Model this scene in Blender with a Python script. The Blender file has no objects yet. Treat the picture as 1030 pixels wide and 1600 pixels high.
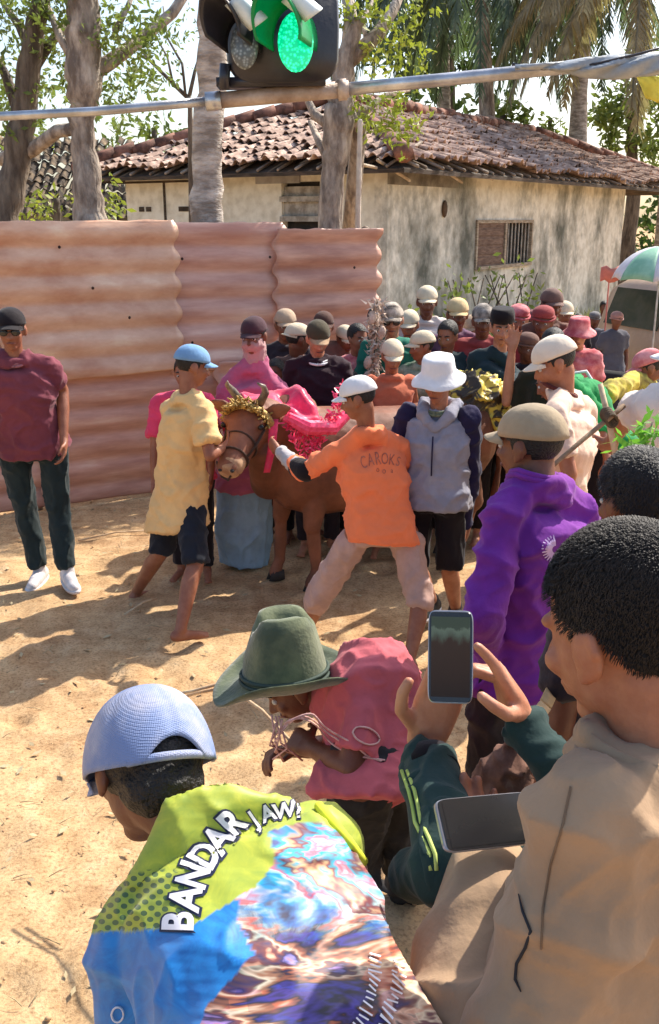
import bpy, bmesh, math, random
import numpy as np
from math import radians, sin, cos, pi, sqrt
from mathutils import Vector as V, Matrix, noise
from mathutils.bvhtree import BVHTree
random.seed(7); np.random.seed(7)
S = bpy.context.scene
C = S.collection
# ------------------------------------------------------------ camera, sky, sun, exposure
F, PITCH, HC = 1500.0, radians(17), 2.2
cam = bpy.data.cameras.new('camera'); camo = bpy.data.objects.new('camera', cam); C.objects.link(camo)
camo.location = (0, 0, HC); camo.rotation_euler = (radians(90) - PITCH, 0, 0)
cam.sensor_fit = 'VERTICAL'; cam.sensor_height = 36; cam.lens = 36 * F / 1600
cam.clip_start = .05; cam.clip_end = 1000
S.camera = camo
SUN_AZ, SUN_EL = 43, 45          # azimuth from +X towards +Y, elevation
w = bpy.data.worlds.new("World"); S.world = w; w.use_nodes = True
nt = w.node_tree; bg = nt.nodes['Background']
sky = nt.nodes.new('ShaderNodeTexSky'); sky.sky_type = 'NISHITA'; sky.sun_disc = False
sky.sun_elevation = radians(SUN_EL); sky.sun_rotation = radians(90 - SUN_AZ); sky.dust_density = 2.5; sky.air_density = 1.0
nt.links.new(sky.outputs[0], bg.inputs[0]); bg.inputs[1].default_value = .15
sl = bpy.data.lights.new('sun', 'SUN'); sl.energy = 4.4; sl.angle = radians(.6); sl.color = (1, .93, .82)
so = bpy.data.objects.new('sun', sl); C.objects.link(so)
sd = V((cos(radians(SUN_AZ)) * cos(radians(SUN_EL)), sin(radians(SUN_AZ)) * cos(radians(SUN_EL)), sin(radians(SUN_EL))))
so.rotation_euler = sd.to_track_quat('Z', 'Y').to_euler()
S.view_settings.view_transform = 'Standard'; S.view_settings.look = 'None'
S.view_settings.exposure = .85; S.view_settings.gamma = 1
S.render.engine = 'CYCLES'
S.cycles.max_bounces = 6; S.cycles.use_denoising = True
# ------------------------------------------------------------ geometry helpers
FW = V((0, cos(PITCH), -sin(PITCH))); UP = V((0, sin(PITCH), cos(PITCH))); CO = V((0, 0, HC))
def ray(px, py): return V((1, 0, 0)) * ((px - 515) / F) + UP * ((800 - py) / F) + FW
def W(px, py, Y): d = ray(px, py); return CO + d * (Y / d.y)
def G(px, py, z=0): d = ray(px, py); return CO + d * ((z - HC) / d.z)
def pix(p):
    d = V(p) - CO; t = d.dot(FW); return 515 + F * d.x / t, 800 - F * d.dot(UP) / t
def new_obj(name, me, parent=None, mat=None):
    o = bpy.data.objects.new(name, me)
    C.objects.link(o)
    if mat is not None:
        for m in (mat if isinstance(mat, (list, tuple)) else [mat]): me.materials.append(m)
    if parent: o.parent = parent
    return o
def tag(o, label=None, cat=None, group=None, kind=None):
    if label: o['label'] = label
    if cat: o['category'] = cat
    if group: o['group'] = group
    if kind: o['kind'] = kind
    return o
def empty(name, loc, label=None, cat=None, group=None):
    o = bpy.data.objects.new(name, None); C.objects.link(o); o.location = loc; o.empty_display_size = .1
    return tag(o, label, cat, group)
class MB:
    """collects shapes, in world coordinates"""
    def __init__(s): s.v = []; s.f = []
    def add(s, vs, fs):
        n = len(s.v); s.v += [tuple(v) for v in vs]; s.f += [tuple(i + n for i in f) for f in fs]
    def limb(s, a, b, ra, rb, n=12, flat=(False, False), k=3):
        a = V(a); b = V(b); d = b - a; L = d.length
        if L < 1e-6: return
        d /= L; x = d.orthogonal().normalized(); y = d.cross(x)
        rings = []
        if flat[0]: rings.append((0, ra))
        else:
            for i in range(k): t = (i + .35) / k * pi / 2; rings.append((-ra * cos(t), ra * sin(t)))
            rings.append((0, ra))
        if flat[1]: rings.append((L, rb))
        else:
            rings.append((L, rb))
            for i in range(k - 1, -1, -1): t = (i + .35) / k * pi / 2; rings.append((L + rb * cos(t), rb * sin(t)))
        s.rings([(a + d * z, x * r, y * r) for z, r in rings], n)
    def rings(s, rs, n=20, e=2.0, cap=True):
        vs = []; fs = []
        for c, u, v in rs:
            for i in range(n):
                t = 2 * pi * i / n; cx, sy = cos(t), sin(t)
                cx = math.copysign(abs(cx) ** (2 / e), cx); sy = math.copysign(abs(sy) ** (2 / e), sy)
                vs.append(V(c) + u * cx + v * sy)
        for j in range(len(rs) - 1):
            for i in range(n):
                a = j * n + i; b = j * n + (i + 1) % n
                fs.append((a, b, b + n, a + n))
        if cap:
            fs.append(tuple(range(n - 1, -1, -1))); m = (len(rs) - 1) * n; fs.append(tuple(m + i for i in range(n)))
        s.add(vs, fs)
    def ell(s, c, ax, n=14, m=9):
        ax = [V(a) for a in ax]; c = V(c); rs = []
        for j in range(m):
            t = pi * (j + .3) / (m - .4)
            rs.append((c - ax[2] * cos(t), ax[0] * sin(t), ax[1] * sin(t)))
        s.rings(rs, n)
    def box(s, c, x, y, z):
        c = V(c); x = V(x); y = V(y); z = V(z)
        vs = [c + x * i + y * j + z * k for k in (-1, 1) for j in (-1, 1) for i in (-1, 1)]
        s.add(vs, [(0, 2, 3, 1), (4, 5, 7, 6), (0, 1, 5, 4), (2, 6, 7, 3), (0, 4, 6, 2), (1, 3, 7, 5)])
    def tube(s, pts, rs, n=10):
        pts = [V(p) for p in pts]
        if not isinstance(rs, (list, tuple)): rs = [rs] * len(pts)
        u = None; out = []
        for i, p in enumerate(pts):
            t = (pts[min(i + 1, len(pts) - 1)] - pts[max(i - 1, 0)]).normalized()
            u = t.orthogonal().normalized() if u is None else (u - t * u.dot(t)).normalized()
            out.append((p, u * rs[i], t.cross(u) * rs[i]))
        s.rings(out, n)
    def sheet(s, grid, thick, nrm=None):
        """grid[i][j] of points -> closed slab"""
        h = len(grid); wd = len(grid[0]); g = np.array([[tuple(p) for p in r] for r in grid])
        du = np.gradient(g, axis=1); dv = np.gradient(g, axis=0); nn = np.cross(du, dv)
        nn /= (np.linalg.norm(nn, axis=2, keepdims=True) + 1e-9)
        top = (g + nn * thick / 2).reshape(-1, 3); bot = (g - nn * thick / 2).reshape(-1, 3); k = h * wd
        fs = []
        for i in range(h - 1):
            for j in range(wd - 1):
                a = i * wd + j; fs.append((a, a + 1, a + wd + 1, a + wd)); fs.append((k + a, k + a + wd, k + a + wd + 1, k + a + 1))
        edge = [j for j in range(wd)] + [i * wd + wd - 1 for i in range(1, h)] + [(h - 1) * wd + j for j in range(wd - 2, -1, -1)] + [i * wd for i in range(h - 2, 0, -1)]
        for a, b in zip(edge, edge[1:] + edge[:1]): fs.append((a, k + a, k + b, b))
        s.add(list(top) + list(bot), fs)
    def mesh(s, name, org=(0, 0, 0)):
        me = bpy.data.meshes.new(name); o = V(org)
        me.from_pydata([tuple(V(v) - o) for v in s.v], [], s.f); me.validate(); me.update(); return me
    def build(s, name, mat, parent=None, smooth=True, loc=None):
        org = V(loc) if loc is not None else (parent_world(parent) if parent else V((0, 0, 0)))
        me = s.mesh(name, org)
        if smooth: me.polygons.foreach_set('use_smooth', [True] * len(me.polygons))
        bmx = bmesh.new(); bmx.from_mesh(me); bmesh.ops.recalc_face_normals(bmx, faces=bmx.faces); bmx.to_mesh(me); bmx.free()
        o = new_obj(name, me, parent, mat)
        if loc is not None and not parent: o.location = loc
        return o
    def soft(s, name, mat, parent=None, voxel=.01, it=4, folds=None, loc=None, fac=.5):
        """voxel-fuse everything into one continuous surface, smooth it, press folds into it"""
        org = V(loc) if loc is not None else (parent_world(parent) if parent else V((0, 0, 0)))
        me = s.mesh(name, org); t = bpy.data.objects.new('t', me); C.objects.link(t)
        m = t.modifiers.new('r', 'REMESH'); m.mode = 'VOXEL'; m.voxel_size = voxel
        if it: q = t.modifiers.new('s', 'SMOOTH'); q.iterations = it; q.factor = fac
        dg = bpy.context.evaluated_depsgraph_get(); dg.update()
        me2 = bpy.data.meshes.new_from_object(t.evaluated_get(dg)); bpy.data.objects.remove(t); bpy.data.meshes.remove(me)
        me2.name = name
        if folds:
            n = len(me2.vertices); co = np.empty(n * 3); me2.vertices.foreach_get('co', co); co = co.reshape(-1, 3)
            no = np.empty(n * 3); me2.vertices.foreach_get('normal', no); no = no.reshape(-1, 3)
            d = np.zeros(n); seed = random.random() * 50
            for (st, freq, amp, kind) in folds:
                fx, fy, fz = (freq, freq, freq) if not isinstance(freq, tuple) else freq
                for i in range(n):
                    c = co[i]; v = noise.noise((c[0] * fx + seed, c[1] * fy, c[2] * fz - seed))
                    d[i] += amp * ((max(0, 1 - 3.4 * abs(v)) ** 1.5 * 1.3 - .12) if kind == 'r' else v)
            co += no * d[:, None]; me2.vertices.foreach_set('co', co.ravel()); me2.update()
        me2.polygons.foreach_set('use_smooth', [True] * len(me2.polygons))
        o = new_obj(name, me2, parent, mat)
        if loc is not None and not parent: o.location = loc
        return o
def parent_world(o):
    p = V((0, 0, 0))
    while o: p += V(o.location); o = o.parent
    return p
# ------------------------------------------------------------ materials
def srgb(r, g, b): return tuple(((x / 255) / 12.92 if x <= 10 else (((x / 255) + .055) / 1.055) ** 2.4) for x in (r, g, b))
MC = {}
def M(name, c1, c2=None, c3=None, scale=6, rough=.8, bump=.2, bscale=60, metal=0, spec=.3, stretch=(1, 1, 1), detail=6, sheen=0, lo=.4, hi=.62, mot=0, sss=0):
    if name in MC: return MC[name]
    m = bpy.data.materials.new(name); m.use_nodes = True; n = m.node_tree.nodes; l = m.node_tree.links
    b = n['Principled BSDF']; b.inputs['Roughness'].default_value = rough; b.inputs['Metallic'].default_value = metal
    b.inputs['Specular IOR Level'].default_value = spec
    if sheen: b.inputs['Sheen Weight'].default_value = sheen
    if sss:
        b.inputs['Subsurface Weight'].default_value = sss; b.inputs['Subsurface Scale'].default_value = .02
    c2 = c2 or tuple(x * .8 for x in c1)
    tc = n.new('ShaderNodeTexCoord'); mp = n.new('ShaderNodeMapping'); mp.inputs['Scale'].default_value = stretch
    l.new(tc.outputs['Object'], mp.inputs[0])
    nz = n.new('ShaderNodeTexNoise'); nz.inputs['Scale'].default_value = scale; nz.inputs['Detail'].default_value = detail; nz.inputs['Roughness'].default_value = .62
    l.new(mp.outputs[0], nz.inputs['Vector'])
    cr = n.new('ShaderNodeValToRGB'); e = cr.color_ramp.elements
    e[0].position = lo; e[0].color = (*c2, 1); e[1].position = hi; e[1].color = (*c1, 1)
    if c3: x = cr.color_ramp.elements.new(min(.98, hi + .1)); x.color = (*c3, 1)
    l.new(nz.outputs[0], cr.inputs[0]); col = cr.outputs[0]
    l.new(col, b.inputs['Base Color'])
    if bump:
        n2 = n.new('ShaderNodeTexNoise'); n2.inputs['Scale'].default_value = bscale; n2.inputs['Detail'].default_value = 4
        l.new(mp.outputs[0], n2.inputs['Vector'])
        bp = n.new('ShaderNodeBump'); bp.inputs['Strength'].default_value = bump; bp.inputs['Distance'].default_value = .03 if 'bark' in name else .01
        l.new(n2.outputs[0], bp.inputs['Height']); l.new(bp.outputs[0], b.inputs['Normal'])
    MC[name] = m; return m
def cloth(name, rgb, k=.82, rough=.85, rgb2=None):
    c = srgb(*rgb); c2 = srgb(*rgb2) if rgb2 else tuple(x * k for x in c)
    return M(name, c, c2, scale=9, rough=rough, bump=.5, bscale=24, spec=.15, sheen=.1, lo=.38, hi=.6)
def skin(name, rgb): 
    c = srgb(*rgb); return M(name, c, (c[0] * .8, c[1] * .7, c[2] * .66), scale=14, rough=.5, bump=.12, bscale=120, spec=.4, sss=.06)
# ------------------------------------------------------------ ground
FP = tuple((random.uniform(-2.6, .4), random.uniform(2.2, 6.5), random.uniform(.05, .11)) for _ in range(60))
def ground():
    xs = np.concatenate([np.linspace(-150, -3.2, 22)[:-1], np.linspace(-3.2, 3, 260), np.linspace(3, 150, 24)[1:]])
    ys = np.concatenate([np.linspace(-60, -1, 8)[:-1], np.linspace(-1, 7.5, 300), np.linspace(7.5, 300, 30)[1:]])
    vs = []; fs = []
    for y in ys:
        for x in xs:
            z = .018 * noise.noise((x * 1.3, y * 1.3, 0)) + .010 * noise.noise((x * 4, y * 4, 3)) + .005 * noise.noise((x * 12, y * 12, 5))
            for fx_, fy_, r_ in FP + ((-1.95, 5.2, .2), (-1.6, 4.1, .16), (-1.25, 3.0, .14), (-1.75, 3.3, .2), (-.9, 3.6, .12), (-1.1, 4.4, .1)):
                q = ((x - fx_) ** 2 + (y - fy_) ** 2) / r_ ** 2
                if q < 6: z += -.022 * math.exp(-q) + .012 * math.exp(-(sqrt(q) - 1.5) ** 2 * 3)
            vs.append((x, y, z - .012))
    n = len(xs)
    for j in range(len(ys) - 1):
        for i in range(n - 1): a = j * n + i; fs.append((a, a + 1, a + n + 1, a + n))
    me = bpy.data.meshes.new('ground'); me.from_pydata(vs, [], fs); me.polygons.foreach_set('use_smooth', [True] * len(fs))
    m = bpy.data.materials.new('sandy earth'); m.use_nodes = True; nd = m.node_tree.nodes; l = m.node_tree.links
    b = nd['Principled BSDF']; b.inputs['Roughness'].default_value = .95; b.inputs['Specular IOR Level'].default_value = .1
    tc = nd.new('ShaderNodeTexCoord')
    def nz(sc, det=8, ro=.6):
        x = nd.new('ShaderNodeTexNoise'); x.inputs['Scale'].default_value = sc; x.inputs['Detail'].default_value = det; x.inputs['Roughness'].default_value = ro
        l.new(tc.outputs['Object'], x.inputs['Vector']); return x.outputs[0]
    def ramp(f, stops):
        r = nd.new('ShaderNodeValToRGB'); e = r.color_ramp.elements
        e[0].position = stops[0][0]; e[0].color = (*stops[0][1], 1); e[1].position = stops[-1][0]; e[1].color = (*stops[-1][1], 1)
        for p, c in stops[1:-1]: x = e.new(p); x.color = (*c, 1)
        l.new(f, r.inputs[0]); return r.outputs[0]
    def mix(a, c, f, mode='MIX'):
        x = nd.new('ShaderNodeMixRGB'); x.blend_type = mode
        for s, v in ((0, f), (1, a), (2, c)):
            if isinstance(v, (int, float)): x.inputs[s].default_value = v
            elif isinstance(v, tuple): x.inputs[s].default_value = (*v, 1)
            else: l.new(v, x.inputs[s])
        return x.outputs[0]
    base = ramp(nz(1.1), [(.35, (.36, .205, .10)), (.5, (.52, .33, .165)), (.68, (.64, .44, .24))])
    med = ramp(nz(9), [(.38, (.32, .20, .11)), (.55, (.54, .38, .22)), (.7, (.68, .52, .34))])
    c = mix(base, med, .45)
    fine = ramp(nz(70, 4, .7), [(.36, (.55, .5, .45)), (.5, (1, 1, 1)), (.68, (1.15, 1.12, 1.05))])
    c = mix(c, fine, .8, 'MULTIPLY')
    vr = nd.new('ShaderNodeTexVoronoi'); vr.inputs['Scale'].default_value = 26; l.new(tc.outputs['Object'], vr.inputs['Vector'])
    sp = ramp(vr.outputs['Distance'], [(.0, (.45, .4, .34)), (.12, (.6, .55, .5)), (.2, (1, 1, 1))])
    c = mix(c, sp, .35, 'MULTIPLY')
    l.new(c, b.inputs['Base Color'])
    n1 = nz(14, 8, .7); n2 = nz(90, 4, .7); a = nd.new('ShaderNodeMath'); a.operation = 'MULTIPLY_ADD'; a.inputs[1].default_value = .3; l.new(n2, a.inputs[0]); l.new(n1, a.inputs[2])
    bp = nd.new('ShaderNodeBump'); bp.inputs['Strength'].default_value = .5; bp.inputs['Distance'].default_value = .025
    l.new(a.outputs[0], bp.inputs['Height']); l.new(bp.outputs[0], b.inputs['Normal'])
    tag(new_obj('ground', me, None, m), kind='structure')
ground()
def pebbles():
    mb = MB()
    for i in range(500):
        y = random.uniform(1.2, 8); x = random.uniform(-.42, .2) * y * 1.1
        r = random.choice((.003, .003, .004, .005, .008)) * random.uniform(.7, 1.3)
        a = random.random() * 6.28; u = V((cos(a), sin(a), 0)); v = V((-sin(a), cos(a), 0))
        mb.ell((x, y, -.004), (u * r * 1.3, v * r, V((0, 0, r * .7))), 6, 4)
    tag(mb.build('pebbles', M('pebble', (.5, .33, .18), (.32, .19, .1), scale=3)), 'small stones and crumbs of dry earth scattered over the sandy ground', 'stones', kind='stuff')
    mb = MB()
    for i in range(420):
        y = random.uniform(1.8, 8.4); x = random.uniform(-.42, .1) * y
        if random.random() < .45: y = 8.42 + .53 * x - random.uniform(.02, .5)
        a = random.random() * 6.28; L = random.uniform(.02, .09); q = V((x, y, .004)); d = V((cos(a), sin(a), random.uniform(0, .25))) * L
        mb.tube([q, q + d * .5 + V((0, 0, .006)), q + d], [.0018, .0016, .0008], 4)
    for i in range(260):
        y = random.uniform(1.6, 8); x = random.uniform(-.42, .1) * y; a = random.random() * 6.28; L = random.uniform(.008, .03); u = V((cos(a), sin(a), random.uniform(-.2, .4))) * L; v = V((-sin(a), cos(a), random.uniform(-.3, .3))) * L * .45; c = V((x, y, .004 + L * .2))
        mb.add([c - u, c + v * .9, c + u, c - v], [(0, 1, 2, 3)])
    tag(mb.build('straw', M('straw', (.5, .42, .25), (.3, .22, .12), scale=5)), 'bits of dry straw and twigs strewn on the ground by the fence', 'straw', kind='stuff')
pebbles()
# ------------------------------------------------------------ corrugated fence
FD = V((1, .53, 0)).normalized(); FN = V((FD.y, -FD.x, 0))
def fence_pt(px):     # point of the fence line under pixel column px
    t = (px - 515) / F; Y = 8.42
    for _ in range(12): X = t * (Y / (cos(PITCH) + sin(PITCH) * .1)); Y = 8.42 + .53 * X
    return V((X, Y, 0))
fm1 = M('faded pink sheet', srgb(220, 180, 150), srgb(190, 138, 108), srgb(232, 204, 174), scale=1.9, rough=.38, bump=.2, bscale=18, spec=.6, stretch=(1.0, 1.0, 2.4), detail=9, lo=.36, hi=.6)
fm2 = M('dusty rose sheet', srgb(212, 168, 148), srgb(180, 128, 110), srgb(226, 192, 170), scale=1.9, rough=.45, bump=.12, bscale=14, spec=.55, stretch=(.6, .6, 4), detail=9, lo=.36, hi=.6)
fm3 = M('brown pink sheet', srgb(204, 156, 134), srgb(166, 116, 98), srgb(218, 180, 156), scale=2.2, rough=.5, bump=.12, bscale=14, spec=.5, stretch=(.6, .6, 4), detail=9, lo=.36, hi=.6)
froot = empty('fence', fence_pt(280), 'tall faded pink corrugated sheet fence on the left with wavy overlapping panel ends', 'fence')
def csheet(px0, px1, z0, z1, off, mat, seed, rot=0, z0b=None, z1b=None, amp=.014, pitch=.205):
    a = fence_pt(px0); b = fence_pt(px1); n = int((b - a).length / .05) + 2; h = int((z1 - z0) / .014)
    grid = []
    for j in range(h + 1):
        row = []
        for i in range(n + 1):
            s = i / n; zz0 = z0 + ((z0b if z0b is not None else z0) - z0) * s; zz1 = z1 + ((z1b if z1b is not None else z1) - z1) * s
            z = zz0 + (zz1 - zz0) * j / h; p = a.lerp(b, s)
            wv = sin((z + rot * s) / pitch * 2 * pi); wv = wv * (1 - .25 * wv)
            d = off + amp * wv + .02 * noise.noise((s * 4 + seed, z * 1.2, seed)) + .006 * noise.noise((s * 14 + seed, z * 6, 2))
            e = .012 * noise.noise((z * 5, seed, 1)) if i in (0, n) else 0
            row.append(p + FN * d + FD * (e + (.02 * wv if i == 0 or i == n else 0)) + V((0, 0, z + (.012 * noise.noise((s * 9, seed, 7)) if j == h else 0))))
        grid.append(row)
    mb = MB(); mb.sheet(grid, .006); return mb.build('sheet', mat, froot)
csheet(-190, 40, 1.02, 1.92, .0, fm3, 1)
csheet(-190, 12, 1.15, 2.16, .02, fm2, 9)
csheet(8, 286, 1.0, 2.18, .045, fm1, 2, z0b=1.04, z1b=2.19)
csheet(272, 450, 1.0, 2.17, .0, fm2, 3, rot=.02)
csheet(430, 586, 1.0, 2.12, .05, fm3, 4)
csheet(-190, 90, .02, 1.06, -.05, fm3, 5, rot=-.01, amp=.012)
csheet(60, 350, .03, 1.07, -.02, fm3, 6, z1b=1.1, amp=.012)
csheet(340, 584, .03, 1.07, .02, fm2, 8, amp=.014)
pm = M('grey weathered timber', (.25, .19, .14), (.12, .09, .06), scale=4, stretch=(6, 6, .6), bump=.5, bscale=20)
for px in (-120, 50, 278, 436, 578):
    p = fence_pt(px) - FN * .12; mb = MB(); mb.limb(p - V((0, 0, .3)), p + V((0, 0, 2.1)), .045, .04, 8); mb.build('post', pm, froot)
for z in (.55, 1.5, 2.0):
    mb = MB(); a = fence_pt(-180) - FN * .07; b = fence_pt(580) - FN * .07
    mb.box((a + b) / 2 + V((0, 0, z)), (b - a) / 2, FN * .02, V((0, 0, .03))); mb.build('rail', pm, froot)
nm = M('rusty nail head', (.06, .03, .02), (.02, .01, .01))
for px, z in ((207, 1.47), (155, 1.7), (290, 1.9), (420, 1.9), (300, 1.25), (445, 1.3), (545, 1.8), (110, 2.0), (30, 1.5)):
    p = fence_pt(px) + FN * .085 + V((0, 0, z)); mb = MB(); mb.ell(p, (FD * .012, FN * .006, V((0, 0, .012))), 8, 4); mb.build('nail', nm, froot)
# ------------------------------------------------------------ house
HR = V((.56, .83, 0)).normalized(); HL = V((-.83, .56, 0)); HL = (HL - HR * HL.dot(HR)).normalized()
HC0 = V((.75, 13.0, 0)); EH = 2.98; WL, WR = 4.5, 12.6
wallm = None
def stained(name, base, stain, thr=.5, streak=(1.1, 1.1, .75), sc=.9, extra=None):
    m = bpy.data.materials.new(name); m.use_nodes = True; nd = m.node_tree.nodes; l = m.node_tree.links; b = nd['Principled BSDF']
    b.inputs['Roughness'].default_value = .92; b.inputs['Specular IOR Level'].default_value = .15
    tc = nd.new('ShaderNodeTexCoord'); mp = nd.new('ShaderNodeMapping'); mp.inputs['Scale'].default_value = streak; l.new(tc.outputs['Object'], mp.inputs[0])
    a = nd.new('ShaderNodeTexNoise'); a.inputs['Scale'].default_value = sc; a.inputs['Detail'].default_value = 12; a.inputs['Roughness'].default_value = .68; l.new(mp.outputs[0], a.inputs[0])
    r = nd.new('ShaderNodeValToRGB'); e = r.color_ramp.elements; e[0].position = thr - .08; e[0].color = (*base, 1); e[1].position = thr + .1; e[1].color = (*stain, 1)
    q = e.new(thr); q.color = (*[x * .45 + y * .55 for x, y in zip(base, stain)], 1)
    l.new(a.outputs[0], r.inputs[0])
    f = nd.new('ShaderNodeTexNoise'); f.inputs['Scale'].default_value = 7; f.inputs['Detail'].default_value = 8; l.new(tc.outputs['Object'], f.inputs[0])
    fr = nd.new('ShaderNodeValToRGB'); fr.color_ramp.elements[0].position = .35; fr.color_ramp.elements[0].color = (.78, .76, .72, 1); fr.color_ramp.elements[1].position = .6; fr.color_ramp.elements[1].color = (1, 1, 1, 1)
    l.new(f.outputs[0], fr.inputs[0])
    x = nd.new('ShaderNodeMixRGB'); x.blend_type = 'MULTIPLY'; x.inputs[0].default_value = 1; l.new(r.outputs[0], x.inputs[1]); l.new(fr.outputs[0], x.inputs[2])
    l.new(x.outputs[0], b.inputs['Base Color'])
    bp = nd.new('ShaderNodeBump'); bp.inputs['Strength'].default_value = .4; bp.inputs['Distance'].default_value = .02; l.new(f.outputs[0], bp.inputs['Height']); l.new(bp.outputs[0], b.inputs['Normal'])
    return m
wallm = stained('stained cream plaster', (.84, .80, .69), (.15, .155, .13), .525, sc=.62)
wallw = stained('pale limewash plaster', (.82, .78, .66), (.40, .35, .28), .62)
walld = stained('mossy grey plaster', (.42, .39, .32), (.14, .13, .10), .5)
timb = M('old dark timber', (.10, .07, .05), (.04, .03, .02), scale=5, stretch=(1, 1, 8))
house = empty('house', HC0, 'old single storey cream plastered house with mossy stains and hipped red clay tile roof', 'house')
def hp(r, lft, z): return HC0 + HR * r + HL * lft + V((0, 0, z))
def hbox(mb, r0, r1, l0, l1, z0, z1):
    mb.box(hp((r0 + r1) / 2, (l0 + l1) / 2, (z0 + z1) / 2), HR * (r1 - r0) / 2, HL * (l1 - l0) / 2, V((0, 0, (z1 - z0) / 2)))
# right long wall (along HR) with window hole
wz0, wz1 = 1.44, 2.18; WX = 9.75
def hpx(px, z):        # distance along long wall under a pixel column
    lo, hi = 0, 20
    for _ in range(40):
        m_ = (lo + hi) / 2
        if pix(hp(m_, 0, z))[0] < px: lo = m_
        else: hi = m_
    return lo
w0, w1 = hpx(743, 2), hpx(831, 2); WX = hpx(974, 2.2)
mb = MB()
hbox(mb, 0, w0, 0, .2, 0, EH); hbox(mb, w1, WX, 0, .2, 0, EH); hbox(mb, w0, w1, 0, .2, 0, wz0); hbox(mb, w0, w1, 0, .2, wz1, EH)
mb.build('wall', wallm, house, False)
def hpl(px, z):
    lo, hi = 0, 8
    for _ in range(40):
        m_ = (lo + hi) / 2
        if pix(hp(0, m_, z))[0] > px: lo = m_
        else: hi = m_
    return lo
q0, q1 = hpl(500, 2.4), hpl(440, 2.4); WLe = hpl(198, 2.4)
mb = MB(); hbox(mb, .002, .2, q1, WLe, 0, EH - .002); hbox(mb, .002, .2, .2, q0, 0, EH - .002); hbox(mb, .002, .2, q0, q1, 2.68, EH - .002); hbox(mb, .002, .2, q0, q1, 0, 2.0)
mb.build('wall', wallw, house, False)
mb = MB(); hbox(mb, .2, WX + .0, WLe - .2, WLe, 0, EH - .004); hbox(mb, WX - .2, WX - .002, .2, WLe - .2, 0, EH - .003); mb.build('wall', walld, house, False)
mb = MB(); hbox(mb, WX + .01, WR, 1.6, 1.8, 0, EH - .01); mb.build('wall', M('porch shade plaster', (.16, .11, .08), (.07, .05, .04), scale=2), house, False)  # set-back porch wall, the recess shade put into its dark colour
# mossy dark bay at the near corner and tie-beam band
mb = MB(); hbox(mb, -.02, hpx(712, 2.3), -.025, -.004, 2.62, EH - .03); mb.build('beam', M('grey stained ring beam', (.30, .27, .22), (.13, .11, .09), scale=3, bump=.5), house, False)
mb = MB(); hbox(mb, -.03, -.004, hpl(470, 2.4), hpl(402, 2.4), 2.66, EH - .03); mb.build('panel', M('grey board panel', (.42, .40, .38), (.26, .24, .22), scale=3), house, False)
# joints and vents on the left wall
mb = MB(); x_ = hpl(258, 2.4); hbox(mb, -.012, -.003, x_ - .02, x_ + .02, 1.4, 2.72); hbox(mb, -.014, -.004, hpl(300, 2.6), WLe, 2.71, 2.74)
mb.build('batten', timb, house, False)
for px in (222, 233, 284, 291):
    x_ = hpl(px, 2.3); mb = MB(); hbox(mb, -.012, -.002, x_ - .05, x_ + .05, 2.30, 2.37); mb.build('vent', timb, house, False)
# window: wooden shutter on the left, bars on the right
winf = M('faded wooden frame', (.44, .36, .27), (.25, .19, .13), scale=8, stretch=(1, 1, 5))
mb = MB(); e = .05
hbox(mb, w0, w0 + e, -.03, .12, wz0, wz1); hbox(mb, w1 - e, w1, -.03, .12, wz0, wz1); hbox(mb, w0 + e, w1 - e, -.032, .118, wz1 - e, wz1); hbox(mb, w0 + e, w1 - e, -.06, .118, wz0, wz0 + e)
wm = (w0 + w1) / 2; hbox(mb, wm - .05, wm + .02, -.031, .116, wz0 + e, wz1 - e)
wf = mb.build('window', winf, house, False)
mb = MB(); hbox(mb, w0 + e, wm - .05, .0, .03, wz0 + e, wz1 - e)
for k in range(5): z = wz0 + e + .04 + k * .14; hbox(mb, w0 + e + .02, wm - .07, -.012, -.001, z, z + .09)
mb.build('shutter', M('brown shutter', (.22, .14, .10), (.12, .07, .05), scale=6, stretch=(1, 1, 6)), wf, False)
mb = MB()
for k in range(8):
    r = wm + .05 + k * (w1 - e - wm - .07) / 7; mb.limb(hp(r, .03, wz0 + e), hp(r, .03, wz1 - e), .014, .014, 6)
mb.build('bars', M('pale iron bars', (.5, .46, .4), (.28, .24, .2)), wf)
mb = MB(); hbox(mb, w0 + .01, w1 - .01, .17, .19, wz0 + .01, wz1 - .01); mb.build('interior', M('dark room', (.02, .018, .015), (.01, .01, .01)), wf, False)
# small lamp niche mark on the wall
mb = MB(); r_ = hpx(693, 2.3); mb.ell(hp(r_, -.02, 2.33), (HR * .07, HL * .03, V((0, 0, .12))), 10, 6); mb.build('lamp_niche', M('brown niche', (.16, .09, .05), (.08, .05, .03)), house)
# opening on the left wall with louvres
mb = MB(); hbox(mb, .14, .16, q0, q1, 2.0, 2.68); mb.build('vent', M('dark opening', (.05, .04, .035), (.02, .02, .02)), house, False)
mb = MB()
for k in range(2): hbox(mb, -.02, .1, q0 - .02, q1 + .02, 2.16 + .26 * k, 2.23 + .26 * k)
hbox(mb, .06, .1, q0, q1, 2.23, 2.62)
mb.build('shutter', M('grey louvre', (.48, .44, .38), (.25, .22, .18), scale=7), house, False)
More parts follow.
